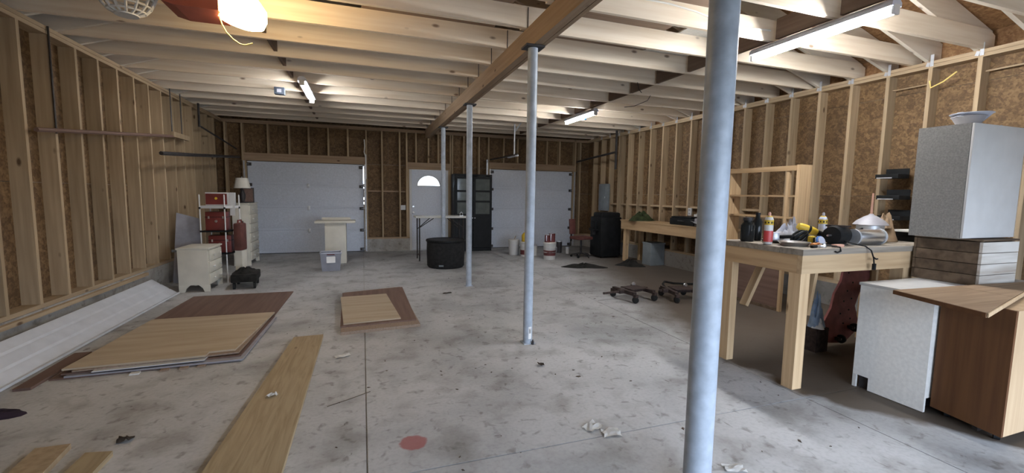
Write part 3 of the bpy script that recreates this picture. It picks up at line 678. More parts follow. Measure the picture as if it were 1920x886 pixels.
# ------------------------------------------------------------------ middle back
bn = thing('plastic_bin', 'pale translucent plastic bin with a white label in front of the cream pedestal', 'bin', (-.575, 8.66, 0), 0.05)
bm = bmesh.new()
def frus(bm, w0, d0, w1, d1, z0, z1):
    a = [bm.verts.new((sx_*w0/2, sy_*d0/2, z0)) for sx_, sy_ in ((-1, -1), (1, -1), (1, 1), (-1, 1))]; b = [bm.verts.new((sx_*w1/2, sy_*d1/2, z1)) for sx_, sy_ in ((-1, -1), (1, -1), (1, 1), (-1, 1))]
    bm.faces.new(a[::-1])
    for i in range(4): bm.faces.new((a[i], a[(i+1) % 4], b[(i+1) % 4], b[i]))
frus(bm, .31, .24, .36, .28, .0, .34); bmesh.ops.solidify(bm, geom=bm.faces[:], thickness=.006)
link('body', fin(bm), 'ltgrey', bn)
for a, b in (((-.185, -.145), (.185, -.125)), ((-.185, .125), (.185, .145)), ((-.19, -.145), (-.17, .145)), ((.17, -.145), (.19, .145))): X(bn, 'rim', 'ltgrey', (*a, .325), (*b, .345))
B(bn, 'label_card', 'paper', (.15, .004, .13), (.0, -.138, .22), (-.075, 0, 0)); B(bn, 'handle', 'maroon', (.13, .012, .016), (0, -.15, .31))
ped = thing('pedestal', 'cream pedestal with a wide flat top in front of the left garage door', 'pedestal', (-.53, 9.42, 0))
B(ped, 'column_body', 'cream', (.40, .34, .825), (0, .17, .4125), bev=.004); B(ped, 'top', 'cream', (.76, .50, .045), (0, .19, .849), bev=.006); B(ped, 'back_rail', 'cream', (.56, .03, .05), (0, .42, .895))
tb = thing('folding_table', 'tall narrow folding table with a pale top in front of the entry door', 'table', (1.06, 9.32, 0))
X(tb, 'tabletop', 'wside', (0, 0, .925), (1.12, .5, .965), bev=.008)
for x in (.08, 1.03):
    for y in (.04, .46): T(tb, 'leg', 'dkmetal', [(x, y, 0), (x, y, .925)], .014, 8)
    T(tb, 'leg_stretcher', 'dkmetal', [(x, .04, .12), (x, .46, .12)], .011, 8)
    T(tb, 'leg_brace', 'dkmetal', [(x, .04, .72), (x+(.3 if x < .5 else -.3), .04, .92)], .010, 6); T(tb, 'leg_brace', 'dkmetal', [(x, .46, .66), (x+(.3 if x < .5 else -.3), .46, .92)], .010, 6)
fc = thing('bar_clamp', 'small chrome clamp on the right end of the folding table', 'clamp', (2.06, 9.42, .966)); T(fc, 'bow', 'chrome', [(-.03, 0, .0), (-.03, 0, .06), (0, 0, .09), (.03, 0, .06), (.03, 0, 0)], .007, 8); B(fc, 'foot', 'chrome', (.08, .03, .008), (0, 0, .004))
tu = thing('round_tub', 'big round black tub on the floor in front of the entry door', 'tub', (1.555, 8.55, 0))
L(tu, 'body', 'rubber', [(.34, 0), (.365, .04), (.375, .30), (.37, .50), (.385, .52), (.385, .55), (.35, .555), (.345, .50)], seg=36); L(tu, 'lid', 'rubber', [(.345, .505), (.33, .53), (0, .545)], seg=36)
L(tu, 'rim_band', 'black', [(.388, .515), (.392, .53), (.388, .545)], seg=36)
mt_ = B(tu, 'label_tag', 'boxgrey', (.09, .004, .03), (-.15, -.345, .07), (0, 0, -.4))
kc = thing('display_cabinet', 'tall black metal cabinet with glass doors between entry door and right garage door', 'cabinet', (2.16, 10.72, 0))
w_, d_, h_ = .98, .40, 1.95
X(kc, 'back_panel', 'black', (0, d_-.02, .04), (w_, d_, h_)); X(kc, 'side_panel', 'black', (0, 0, 0), (.03, d_-.02, h_)); X(kc, 'side_panel', 'black', (w_-.03, 0, 0), (w_, d_-.02, h_)); X(kc, 'top_panel', 'black', (.03, 0, h_-.04), (w_-.03, d_-.02, h_)); X(kc, 'plinth', 'black', (.03, .01, 0), (w_-.03, d_-.02, .08))
for z in (.45, .72, 1.0, 1.27, 1.53, 1.74): X(kc, 'shelf', 'dkmetal', (.03, .03, z), (w_-.03, d_-.02, z+.02))
for i in range(2):
    x0 = .03+i*.47
    dr = X(kc, 'cabinet_door', 'black', (x0, -.012, .09), (x0+.05, .0, h_-.05))
    for a, b in (((x0+.42, -.012, .09), (x0+.46, 0, h_-.05)), ((x0+.05, -.012, .09), (x0+.42, 0, .95)), ((x0+.05, -.012, h_-.12), (x0+.42, 0, h_-.05)), ((x0+.05, -.012, 1.24), (x0+.42, 0, 1.29)), ((x0+.05, -.012, 1.5), (x0+.42, 0, 1.55))): X(kc, 'door_rail', 'black', a, b)
    X(kc, 'glass_pane', 'smoke', (x0+.05, -.007, .95), (x0+.42, -.003, h_-.12)); L(kc, 'handle', 'galv', [(.008, 0), (.008, .03), (.014, .035), (0, .04)], (x0+(.435 if i == 0 else .025), -.012, .85), (PI/2, 0, 0), 10)
for x, z, mt2, l in ((.17, 1.762, 'ltgrey', 'upper left'), (.33, 1.552, 'ltgrey', 'second row left'), (.74, 1.762, 'wside', 'upper right'), (.72, 1.552, 'ltgrey', 'second row right'), (.2, 1.292, 'grey', 'third row left')):
    o = thing('storage_tub', 'grey tub behind glass in the black cabinet, %s' % l, 'tub', (2.16+x, 10.90, z)); B(o, 'body', mt2, (.2, .14, .13), (0, 0, .065), bev=.01); B(o, 'lid', 'wside', (.21, .15, .018), (0, 0, .139), bev=.004)

# paint pails in front of the right garage door
def pail(x, y, r, h, label, mat, lid='wside', band=None, handle=True, name='paint_pail'):
    p = thing(name, label, 'pail', (x, y, 0))
    L(p, 'body', mat, [(r*.90, 0), (r, h*.96), (r*1.0, h)], seg=24)
    L(p, 'lid', lid, [(r*1.04, h-.02), (r*1.05, h), (r*.95, h+.012), (0, h+.012)], seg=24)
    if band:
        for z0, z1, bm_ in band: L(p, 'label_band', bm_, [(r*(.903+.1*z0/h)+.002, z0), (r*(.903+.1*z1/h)+.002, z1)], seg=24)
    if handle: T(p, 'bail_handle', 'galv', [(-r*1.02, 0, h*.8), (-r*.9, -r*.8, h*.72), (0, -r*1.15, h*.66), (r*.9, -r*.8, h*.72), (r*1.02, 0, h*.8)], .004, 6)
    return p
p1 = pail(3.47, 9.90, .135, .36, 'white paint pail farthest left of the group by the right garage door', 'white')
T(p1, 'stir_stick', 'stud', [(.02, .03, .37), (.07, .06, .45)], .008, 6)
pail(3.64, 9.55, .13, .34, 'white and dark paint pail under the yellow jug, left of the column', 'white', 'wside', [(.05, .16, 'maroon')])
yj = thing('jug', 'yellow jug standing on a pail left of the column', 'jug', (3.64, 9.55, .353)); L(yj, 'body', 'yellow', [(.085, 0), (.095, .02), (.095, .15), (.06, .2), (.025, .22), (.025, .25)], seg=20); L(yj, 'cap', 'white', [(.03, .25), (.03, .275), (0, .28)], seg=14); T(yj, 'handle', 'yellow', [(.085, 0, .05), (.125, 0, .08), (.12, 0, .16), (.06, 0, .2)], .012, 8)
pail(3.90, 9.62, .065, .26, 'slim greyish can between the column and the red labelled pail', 'wside', 'grey', None, False, 'paint_can')
pail(4.02, 9.0, .145, .38, 'big pail with white and maroon label carrying two dark jars', 'white', 'wside', [(.04, .07, 'white'), (.09, .21, 'maroon'), (.155, .175, 'paper')])
for dx, dy, r, h, l in ((-.07, -.02, .06, .17, 'left'), (.062, .02, .075, .20, 'right')):
    j = thing('paint_jar', 'dark maroon can on top of the big pail, %s of two' % l, 'can', (4.02+dx, 9.0+dy, .393), 0, 'dark cans on the big pail'); L(j, 'body', 'maroon', [(r, 0), (r, h)], seg=20); L(j, 'rim', 'galv', [(r*1.03, h-.008), (r*1.03, h), (r*.85, h+.004), (0, h-.002)], seg=20); T(j, 'bail_handle', 'chrome', [(-r*.7, -r*.75, .03), (-r*.72, -r*.78, h*.6), (-r*.68, -r*.72, h*.9)], .006, 6)
cp = thing('cup', 'small grey cup on the floor right of the big labelled pail', 'cup', (4.24, 9.3, 0)); L(cp, 'body', 'grey', [(.05, 0), (.06, .3), (.056, .3), (.046, .01), (0, .01)], seg=16); T(cp, 'handle', 'grey', [(.055, 0, .25), (.1, 0, .22), (.1, 0, .12), (.052, 0, .08)], .008, 6)
for x, y, r, h, mt2, l in ((4.72, 9.98, .075, .30, 'dkmetal', 'dark can near the right garage door edge, left of the pair'), (4.84, 9.75, .045, .16, 'wside', 'small pale can near the right garage door edge')):
    pail(x, y, r, h, l, mt2, 'galv', None, False, 'paint_can')

# right back corner
st = thing('shop_chair', 'worn red shop chair with black foot in the dark right corner', 'chair', (4.84, 9.12, 0), .2)
B(st, 'seat', 'vinyl', (.42, .36, .07), (.05, 0, .46), bev=.02); B(st, 'backrest', 'vinyl', (.16, .05, .36), (-.1, .16, .72), (-.1, 0, 0), .015); B(st, 'back_post', 'dkmetal', (.03, .02, .36), (-.1, .19, .55)); L(st, 'stem', 'dkmetal', [(.025, .08), (.025, .43)], (.05, 0, 0))
for i in range(5): T(st, 'base_arm', 'dkmetal', [(.05, 0, .1), (.05+.22*math.cos(i*1.257), .22*math.sin(i*1.257), .06)], .016, 6); L(st, 'caster', 'black', [(.028, -.012), (.028, .012)], (.05+.22*math.cos(i*1.257), .22*math.sin(i*1.257), .028), (PI/2, 0, i), 10)
gr = thing('covered_grill', 'large black covered grill cart beside the far end of the low bench', 'grill', (5.50, 9.06, 0))
B(gr, 'cover', 'black', (.56, .52, .94), (0, 0, .50), bev=.05); B(gr, 'hood', 'black', (.52, .40, .14), (.02, 0, 1.0), bev=.05)
for sx_ in (-1, 1): L(gr, 'wheel', 'rubber', [(.05, -.02), (.05, .02)], (sx_*.2, -.2, .05), (0, PI/2, 0), 14)
B(gr, 'side_shelf', 'black', (.08, .34, .04), (-.32, 0, .66), bev=.008); B(gr, 'side_box', 'black', (.08, .22, .18), (-.32, 0, .77), bev=.03); B(gr, 'shelf_bracket', 'dkmetal', (.1, .03, .12), (-.3, 0, .6))
tag(mound(None, 'floor_cloth', 'tarp', .42, .26, .06, 11, (4.28, 7.85, 0), -.1), 'dark crumpled cloth flat on the floor in front of the red shop chair', 'cloth')
tag(mound(None, 'floor_cloth', 'tarp', .30, .20, .10, 5, (5.33, 7.75, 0), -.3), 'dark crumpled cloth heap at the far leg of the low bench', 'cloth')

# ------------------------------------------------------------------ long low bench on the right wall
lb = thing('long_workbench', 'long low wooden workbench along the right wall', 'workbench', (5.55, 5.25, 0))
X(lb, 'front_rail', 'bench_y', (0, 0, .725), (.038, 3.24, .905)); X(lb, 'worktop', 'bench_y', (-.01, -.02, .906), (.53, 3.26, .93)); X(lb, 'end_rail', 'bench_x', (.04, 3.2, .725), (.53, 3.238, .905)); X(lb, 'end_rail', 'bench_x', (.04, .0, .725), (.53, .038, .905))
for y in (3.10, .06): X(lb, 'leg', 'bench_z', (.04, y, 0), (.13, y+.09, .905)); X(lb, 'leg', 'bench_z', (.44, y, 0), (.525, y+.09, .905))
X(lb, 'back_rail', 'bench_y', (.53, 0, .725), (.545, 3.24, .905))
tag(mound(None, 'green_cloth', 'green', .26, .34, .15, 21, (5.80, 8.1, .931), .2), 'crumpled dark green cloth on the far end of the low bench', 'cloth')
tc_ = thing('tool_case', 'long black tool case lying on the low bench', 'case', (5.78, 6.63, .931), .05); B(tc_, 'body', 'black', (.3, .62, .13), (0, 0, .065), bev=.02); B(tc_, 'lid', 'black', (.29, .5, .03), (0, .02, .145), bev=.008); T(tc_, 'handle', 'dkmetal', [(-.15, -.07, .08), (-.18, -.06, .08), (-.18, .06, .08), (-.15, .07, .08)], .009, 6)
vs = thing('bench_vise', 'grey steel bench vise at the near part of the low bench', 'vise', (5.72, 6.20, .931)); B(vs, 'base', 'dkmetal', (.18, .16, .04), (0, 0, .02), bev=.006); B(vs, 'fixed_jaw', 'grey', (.09, .14, .13), (.04, 0, .10), bev=.015); B(vs, 'moving_jaw', 'grey', (.06, .13, .10), (-.08, 0, .10), bev=.012); T(vs, 'screw', 'galv', [(-.17, 0, .08), (.0, 0, .08)], .014, 8); T(vs, 'handle_bar', 'chrome', [(-.165, -.09, .06), (-.165, .09, .10)], .007, 6)
sm = thing('small_carton', 'small pale carton at the back of the low bench', 'box', (6.02, 6.6, .931)); B(sm, 'body', 'wside', (.10, .16, .2), (0, 0, .1)); B(sm, 'flap', 'wside', (.05, .16, .004), (.02, 0, .215), (0, -.5, 0))
hk = thing('hanging_tool', 'black clamp hanging on a right-wall stud above the low bench', 'clamp', (XR-.03, 6.13, 1.5)); B(hk, 'bar', 'black', (.02, .03, .42), (0, 0, .1)); B(hk, 'jaw', 'black', (.04, .14, .04), (0, .05, .27)); B(hk, 'jaw', 'black', (.04, .12, .05), (0, .05, -.02)); 
for x, y, w2, h2, l in ((5.9, 7.75, .30, .45, 'dull grey metal box under the far end of the low bench'), ):
    o = thing('metal_box', l, 'box', (x, y, 0)); B(o, 'body', 'boxgrey', (.34, w2, h2), (0, 0, h2/2), bev=.01); B(o, 'lid', 'boxgrey', (.36, w2+.02, .03), (0, 0, h2+.015), bev=.006)

# ------------------------------------------------------------------ car dollies and hose on the floor
def car_dolly(x, y, rz, label, pin=.52):
    c = thing('car_dolly', label, 'dolly', (x, y, 0), rz, 'rusty wheel dollies on the floor')
    X(c, 'frame_bar', 'rust', (-.27, -.03, .10), (.25, .03, .15)); B(c, 'frame_bar', 'rust', (.05, .44, .05), (-.17, 0, .125)); B(c, 'frame_bar', 'rust', (.05, .44, .05), (.18, 0, .125))
    T(c, 'tow_pin', 'rust', [(-.27, 0, .125), (-pin, .02, .12)], .018, 6); B(c, 'wheel_cradle', 'rust', (.26, .24, .012), (0, 0, .158))
    for sx_ in (-.17, .18):
        for sy_ in (-.23, .23):
            L(c, 'caster', 'rubber', [(.03, -.016), (.045, -.012), (.045, .012), (.03, .016)], (sx_, sy_, .045), (0, PI/2, .4), 14); B(c, 'caster_fork', 'rust', (.05, .05, .04), (sx_, sy_, .10)); 
    L(c, 'swivel_cap', 'chrome', [(.03, .15), (.03, .175), (.012, .19), (0, .19)], (.18, .18, 0), seg=12)
    return c
car_dolly(3.63, 5.18, .15, 'rusty wheel dolly with a long bar, left of the two on the floor')
car_dolly(4.28, 4.98, -.2, 'rusty wheel dolly right of the other, nearer the bench', .30)
tag(T(None, 'air_hose', 'rubber', [(4.25, 5.2, .06), (4.35, 5.45, .12), (4.5, 5.6, .12), (4.75, 5.7, .06), (5.1, 5.75, .02), (5.4, 5.7, .016)], .016, 8), 'black hose curving on the floor from the dollies to the low bench', 'hose')

# ------------------------------------------------------------------ wooden shelf unit behind the bench
su = thing('wooden_shelf_unit', 'open wooden shelf unit of rough boards behind the main workbench', 'shelf unit', (5.05, 3.90, 0))
X(su, 'side_board', 'bench_z', (0, 0, 0), (.20, .045, 1.87)); X(su, 'side_board', 'bench_z', (0, 1.05, 0), (.20, 1.09, 1.87)); X(su, 'center_post', 'bench_z', (.0, .14, 0), (.04, .18, 1.82)); 
for z, y0 in ((1.84, .046), (1.475, .046), (1.20, .046), (.82, .046)): X(su, 'shelf', 'bench_y', (.005, y0, z), (.20, 1.05, z+.022))
X(su, 'top_rail', 'bench_y', (-.015, .046, 1.80), (.0, 1.05, 1.862)); X(su, 'kick_panel', 'hard', (.02, .19, .04), (.03, 1.05, .81)); X(su, 'base_rail', 'crate', (.0, .19, .0), (.03, 1.05, .039))

# ------------------------------------------------------------------ main workbench
wb_ = thing('workbench', 'sturdy wooden workbench with thick posts, covered with tools', 'workbench', (3.07, 2.30, 0))
bw, bd, zt = 1.95, .75, 1.08
for i in range(4): X(wb_, 'top_board', 'benchtop', (-.012, -.012+i*(bd+.024)/4+.001, 1.035), (bw, -.012+(i+1)*(bd+.024)/4-.001, zt-.004*(i % 2)))
X(wb_, 'front_rail', 'bench_x', (.0, 0, .895), (bw-.02, .038, 1.034)); X(wb_, 'back_rail', 'bench_x', (0, bd-.038, .895), (bw-.02, bd, 1.034)); X(wb_, 'end_rail', 'bench_y', (0.0, .039, .895), (.038, bd-.039, 1.034)); X(wb_, 'end_rail', 'bench_y', (bw-.06, .039, .895), (bw-.022, bd-.039, 1.034))
X(wb_, 'leg', 'bench_z', (.006, .006, 0), (.10, .10, .894)); X(wb_, 'leg', 'bench_z', (.006, bd-.11, 0), (.08, bd-.006, .894)); X(wb_, 'leg', 'bench_z', (1.17, .006, 0), (1.29, .10, .894)); X(wb_, 'leg', 'bench_z', (bw-.10, bd-.11, 0), (bw-.03, bd-.006, .894)); X(wb_, 'leg', 'bench_z', (bw-.10, .006, 0), (bw-.03, .10, .894))
wb_.location = (3.07, 2.30, 0)
def brace(a, b, nm='brace'):
    a, b = Vector(a), Vector(b); d = b-a; q_ = d.to_track_quat('Z', 'Y'); o = B(wb_, nm, 'bench_z', (.07, .036, d.length), (a+b)/2); o.rotation_euler = q_.to_euler(); return o
brace((.21, .68, .48), (.42, .68, .89)); brace((.56, .36, .45), (.63, .36, .89)); brace((.62, .42, .62), (.70, .42, .89))

# things on the bench
def spray_can(x, y, label, body, band, top, h=.24):
    c = thing('spray_can', label, 'spray can', (x, y, zt), random.uniform(0, 3)); r = .033
    L(c, 'body', body, [(r*.92, 0), (r, .006), (r, h*.76), (r*.75, h*.84), (r*.55, h*.86)], seg=22)
    L(c, 'label_panel', band, [(r+.0008, .02), (r+.0012, h*.42)], seg=22); L(c, 'upper_band', 'yellow', [(r+.0008, h*.60), (r+.0012, h*.755)], seg=22)
    for k in range(9): B(c, 'lettering', 'black', (.010, .002, .012+.004*(k % 2)), ((r+.0016)*math.cos(k*.7), (r+.0016)*math.sin(k*.7), h*.675), (0, 0, k*.7+PI/2))
    L(c, 'shoulder', 'yellow', [(r*.97, h*.765), (r*.6, h*.87), (.012, h*.88)], seg=22); L(c, 'nozzle', top, [(.012, h*.88), (.011, h*.96), (.006, h), (0, h)], seg=14)
    return c
spray_can(3.135, 2.655, 'white spray can with red lower label and yellow shoulder near the bench corner', 'white', 'redb', 'pink', .262)
spray_can(3.90, 2.76, 'white and yellow spray can standing behind the yellow drill', 'ltgrey', 'white', 'grey', .255)
jr_ = thing('glass_jar', 'dark glass jar beside the white and red spray can', 'jar', (3.07, 2.83, zt)) 
jr_.location = (3.16, 2.88, zt); L(jr_, 'body', 'darkglass', [(.05, 0), (.055, .01), (.055, .14), (.035, .165), (.035, .18)], seg=22); L(jr_, 'lid', 'dkmetal', [(.04, .18), (.04, .205), (0, .207)], seg=22)
j3 = thing('glass_jar', 'tall black bottle with a shiny neck behind the white and red spray can', 'bottle', (3.29, 2.90, zt)); L(j3, 'body', 'darkglass', [(.035, 0), (.038, .01), (.038, .17), (.02, .2), (.017, .225)], seg=20); L(j3, 'cap', 'black', [(.02, .225), (.02, .245), (0, .246)], seg=14)
ty = thing('metal_tray', 'shallow shiny metal tray in front of the spray can', 'tray', (3.27, 2.53, zt), -.3); L(ty, 'pan', 'chrome', [(.0, 0), (.09, 0), (.115, .03), (.11, .03), (.088, .006), (0, .006)], seg=26); L(ty, 'knob', 'chrome', [(.01, .006), (.014, .02), (0, .026)], seg=12)
g1 = thing('angle_grinder', 'grey and black grinder lying in the middle of the bench', 'power tool', (3.42, 2.80, zt), .4)
L(g1, 'motor_body', 'grey', [(.038, -.09), (.042, -.05), (.04, .06), (.03, .11)], (0, 0, .045), (0, PI/2, 0), 18); L(g1, 'gear_head', 'galv', [(.05, -.03), (.055, 0), (.045, .035)], (-.12, 0, .05), seg=18); L(g1, 'guard', 'dkmetal', [(.085, 0), (.085, .012), (.06, .016)], (-.12, 0, .01), seg=22); T(g1, 'side_handle', 'black', [(-.12, -.04, .05), (-.12, -.14, .06)], .016, 10)
g2 = thing('wire_coil', 'round coil of black cable beside the grinder', 'cable', (3.44, 2.62, zt), 0)
for k in range(3): T(g2, 'loop', 'black', [((.075-.008*k)*math.cos(a*PI/9), .05*math.sin(a*PI/9)*.8, .055+.05*math.sin(a*PI/9+1+k)) for a in range(19)], .010, 6)
ok = thing('utility_knife', 'orange utility knife on the front of the bench', 'knife', (3.37, 2.43, zt), .3); B(ok, 'handle', 'orange', (.12, .03, .028), (0, 0, .015), bev=.008); B(ok, 'slider', 'black', (.02, .012, .006), (.01, 0, .032)); B(ok, 'blade', 'chrome', (.035, .016, .002), (.075, 0, .015))
dr_ = thing('cordless_drill', 'yellow cordless drill lying among cables on the bench', 'drill', (3.66, 2.70, zt), -.5)
L(dr_, 'body', 'yellow', [(.026, -.10), (.034, -.08), (.036, .02), (.028, .06)], (0, 0, .105), (0, PI/2+.35, 0), 16); L(dr_, 'chuck', 'black', [(.026, .06), (.024, .11), (.012, .125)], (0, 0, .105), (0, PI/2+.35, 0), 14); P(dr_, 'grip', 'yellow', [(-.08, .12), (-.03, .095), (-.04, .045), (-.085, .04)], 'y', -.016, .016); B(dr_, 'battery', 'black', (.10, .06, .04), (-.06, 0, .022), bev=.006); B(dr_, 'trigger', 'black', (.012, .014, .03), (-.028, 0, .1)); L(dr_, 'collar', 'black', [(.037, -.02), (.037, 0)], (0, 0, .105), (0, PI/2+.35, 0), 16)
y2 = thing('tape_measure', 'small yellow tape measure beside the black motor', 'tape measure', (3.50, 2.56, zt), .3); B(y2, 'case', 'yellow', (.075, .035, .07), (0, 0, .035), bev=.014); B(y2, 'belt_clip', 'black', (.03, .005, .045), (0, -.02, .035)); B(y2, 'tape_hook', 'chrome', (.02, .02, .004), (.045, 0, .004))
mo = thing('electric_motor', 'round black electric motor with a power cord hanging over the bench front', 'motor', (3.70, 2.49, zt), .15)
L(mo, 'case', 'black', [(.03, -.10), (.07, -.09), (.078, -.05), (.078, .06), (.06, .09), (.02, .1)], (0, 0, .08), (0, PI/2, 0), 24); B(mo, 'foot', 'dkmetal', (.14, .10, .012), (0, 0, .006)); L(mo, 'shaft', 'chrome', [(.008, -.15), (.008, -.1)], (0, 0, .08), (0, PI/2, 0), 10)
for k in range(6): B(mo, 'cooling_rib', 'dkmetal', (.006, .150, .012), (-.04+k*.016, 0, .155))
T(mo, 'power_cord', 'black', [(-.03, -.05, .04), (-.02, -.15, .02), (.0, -.2, .01), (.015, -.235, -.02), (.04, -.245, -.08), (.055, -.245, -.13)], .005, 6); B(mo, 'plug', 'black', (.028, .02, .05), (.058, -.245, -.15), bev=.004); T(mo, 'plug_tail', 'black', [(.03, -.25, -.075), (.07, -.25, -.09), (.09, -.25, -.088)], .006, 6)
cy = thing('steel_cylinder', 'shiny horizontal steel cylinder right of the black motor', 'cylinder', (3.97, 2.44, zt), -.06)
L(cy, 'barrel', 'chrome', [(.058, -.15), (.062, -.14), (.062, .14), (.058, .15)], (0, 0, .066), (0, PI/2, 0), 28); L(cy, 'end_ring', 'galv', [(.066, .135), (.066, .152)], (0, 0, .066), (0, PI/2, 0), 28); L(cy, 'end_ring', 'galv', [(.066, -.152), (.066, -.135)], (0, 0, .066), (0, PI/2, 0), 28)
fu = thing('metal_funnel_can', 'grey metal can under an upturned funnel with a thin upright stem', 'funnel', (4.27, 2.60, zt))
L(fu, 'can', 'galv', [(.10, 0), (.10, .15)], seg=26); L(fu, 'funnel', 'grey', [(.125, .15), (.13, .155), (.10, .19), (.05, .225), (.02, .24), (.014, .25)], seg=26); L(fu, 'stem', 'pink', [(.009, .25), (.007, .43), (0, .432)], seg=10); T(fu, 'side_handle', 'dkmetal', [(-.10, 0, .12), (-.145, 0, .11), (-.145, 0, .05), (-.10, 0, .04)], .008, 6)
kb = thing('paper_bag', 'crumpled brown paper bag behind the grey funnel can', 'bag', (4.55, 2.66, zt))
mound(kb, 'bag', 'kraft', .12, .11, .21, 31, (0, 0, 0), .3, 14, 7, .12); mound(kb, 'fold', 'kraft', .06, .05, .09, 32, (-.03, -.03, .12), .3, 12, 5, .2)
mx_ = thing('rag_pile', 'low pile of grey rags behind the yellow drill', 'rags', (3.68, 2.93, zt)); mound(mx_, 'rag', 'ltgrey', .15, .09, .11, 41); mound(mx_, 'rag', 'grey', .10, .07, .15, 42, (.09, .02, 0))
pk = thing('pink_scraper', 'small pink scraper block on the bench front edge', 'scraper', (3.52, 2.36, zt), .1); B(pk, 'block', 'pink', (.10, .045, .022), (0, 0, .011), bev=.006); B(pk, 'blade', 'chrome', (.03, .04, .002), (.062, 0, .006))
wr_ = thing('ratchet', 'chrome ratchet with black grip on the bench front corner', 'ratchet', (3.31, 2.37, zt), .2); B(wr_, 'handle', 'chrome', (.14, .02, .018), (0, 0, .010), bev=.005); L(wr_, 'head', 'chrome', [(.024, 0), (.026, .012), (.02, .03), (0, .031)], (.085, 0, 0), seg=16); B(wr_, 'grip', 'black', (.07, .024, .022), (-.05, 0, .011), bev=.006)
wc = thing('dial_gauge', 'small blue and white dial among the tools at the bench front', 'gauge', (3.47, 2.46, zt), 0); L(wc, 'dial', 'ltgrey', [(.036, -.01), (.036, .01)], (0, 0, .038), (PI/2-.3, 0, 0), 20); L(wc, 'bezel', 'blue', [(.04, -.008), (.04, .006)], (0, .004, .038), (PI/2-.3, 0, 0), 20)
hc = thing('hook_cable', 'short black cable with a hooked end over the bench front corner', 'cable', (3.42, 2.33, zt)); T(hc, 'wire', 'black', [(.02, .1, .01), (.03, .03, .012), (.03, -.035, .008), (.02, -.05, -.02), (-.02, -.052, -.03), (-.04, -.05, -.02)], .006, 6); B(hc, 'ferrule', 'dkmetal', (.02, .03, .016), (.022, .1, .012))
db = thing('battery_box', 'dark battery box at the right end of the bench under a grey board', 'box', (4.50, 2.80, 0)); 
db.location = (4.85, 2.56, zt); B(db, 'body', 'black', (.24, .2, .085), (0, 0, .0425), bev=.008); B(db, 'handle', 'dkmetal', (.1, .012, .02), (0, -.106, .05))
gb = thing('grey_shelf_board', 'thin grey board lying on the dark battery box beside the crate', 'board', (4.88, 2.50, 1.1655), -.1); B(gb, 'board', 'wside', (.42, .3, .018), (0, 0, .009), bev=.002); B(gb, 'edge_band', 'grey', (.42, .004, .018), (0, -.153, .009))

# under the bench
cp_ = thing('creeper', 'red padded creeper with casters standing on end under the workbench', 'creeper', (4.54, 2.95, .02), 0)
ol = [(-.05, .02), (.12, .0), (.22, .1), (.23, .22), (.17, .36), (.20, .5), (.28, .62), (.3, .78), (.24, .86), (.05, .86), (-.02, .78), (-.03, .62), (-.08, .5), (-.09, .36), (-.14, .24), (-.13, .1)]
ol = [(1.3*x+.25*z-.15, z) for x, z in ol]
P(cp_, 'pad', 'redpad', ol, 'y', -.045, -.022, (0, 0, 0), (-.08, 0, 0))
for x, z in ((.02, .70), (.08, .60), (.0, .52), (.06, .44), (-.05, .42), (.02, .33), (-.1, .3), (-.06, .2), (.1, .76), (.04, .24)): L(cp_, 'rivet', 'black', [(.010, 0), (.008, .004), (0, .005)], (x+.05, -.043-.08*z*0, z), (PI/2, 0, 0), 8).location.y = -.044+.08*z
for x, z in ((.16, .52), (.0, .16), (.22, .80), (-.18, .06)): L(cp_, 'caster', 'black', [(.025, -.014), (.042, -.010), (.042, .010), (.025, .014)], (x+.10, -.07, z), (.2, PI/2, .3), 16); L(cp_, 'caster_hub', 'wside', [(.014, -.017), (.014, .017)], (x+.10, -.07, z), (.2, PI/2, .3), 12); B(cp_, 'caster_fork', 'dkmetal', (.04, .06, .03), (x+.07, -.05, z))
bb = thing('blue_bag', 'pale blue plastic bag on a low block beside the red creeper under the bench', 'bag', (4.12, 2.9, .20)); mound(bb, 'bag', 'bluebag', .075, .07, .25, 51, (0, 0, 0)); mound(bb, 'crinkle', 'paper', .07, .06, .08, 52, (-.02, -.03, -.0)); 
bb.location.z = 0; 
for c in bb.children: c.location.z += .23
B(bb, 'stand', 'rust', (.16, .14, .23), (0, 0, .115))

# ------------------------------------------------------------------ cabinets at right
wc1 = thing('white_cabinet', 'white base cabinet turned sideways beside the workbench', 'cabinet', (3.62, 1.77, 0))
P(wc1, 'side_panel', 'wbase', [(0, .004), (.35, .004), (.35, .10), (.46, .10), (.46, .80), (0, .80)], 'x', 0, .018); X(wc1, 'carcass', 'wbase', (.0185, 0, .10), (1.45, .46, .80), bev=.003); X(wc1, 'toe_kick', 'dkmetal', (.03, .06, 0), (1.4, .43, .10)); X(wc1, 'countertop', 'white', (-.005, -.005, .80), (1.455, .47, .822), bev=.004); X(wc1, 'corner_foot', 'wside', (0, .435, .0), (.018, .46, .099))
oc = thing('oak_cabinet', 'dark orange-brown base cabinet with a pale birch front and a loose top, nearest at right', 'cabinet', (0, 0, 0))
A_, B_, C_, D_ = (3.58, 1.37), (4.34, 1.375), (4.40, 1.755), (3.66, 1.755)
P(oc, 'side_panel', 'oak', [A_, (3.60, 1.37), (3.68, 1.755), D_], 'z', .05, .82)
P(oc, 'front_panel', 'birch', [(3.601, 1.37), B_, (4.343, 1.39), (3.605, 1.388)], 'z', .05, .82)
P(oc, 'side_panel', 'oak', [(4.326, 1.392), (4.345, 1.392), C_, (4.382, 1.755)], 'z', .05, .82)
P(oc, 'back_panel', 'oak', [(3.681, 1.74), (4.378, 1.74), (4.38, 1.755), (3.684, 1.755)], 'z', .05, .82)
P(oc, 'bottom', 'oak', [(3.606, 1.392), (4.324, 1.392), (4.376, 1.738), (3.68, 1.738)], 'z', .05, .07)
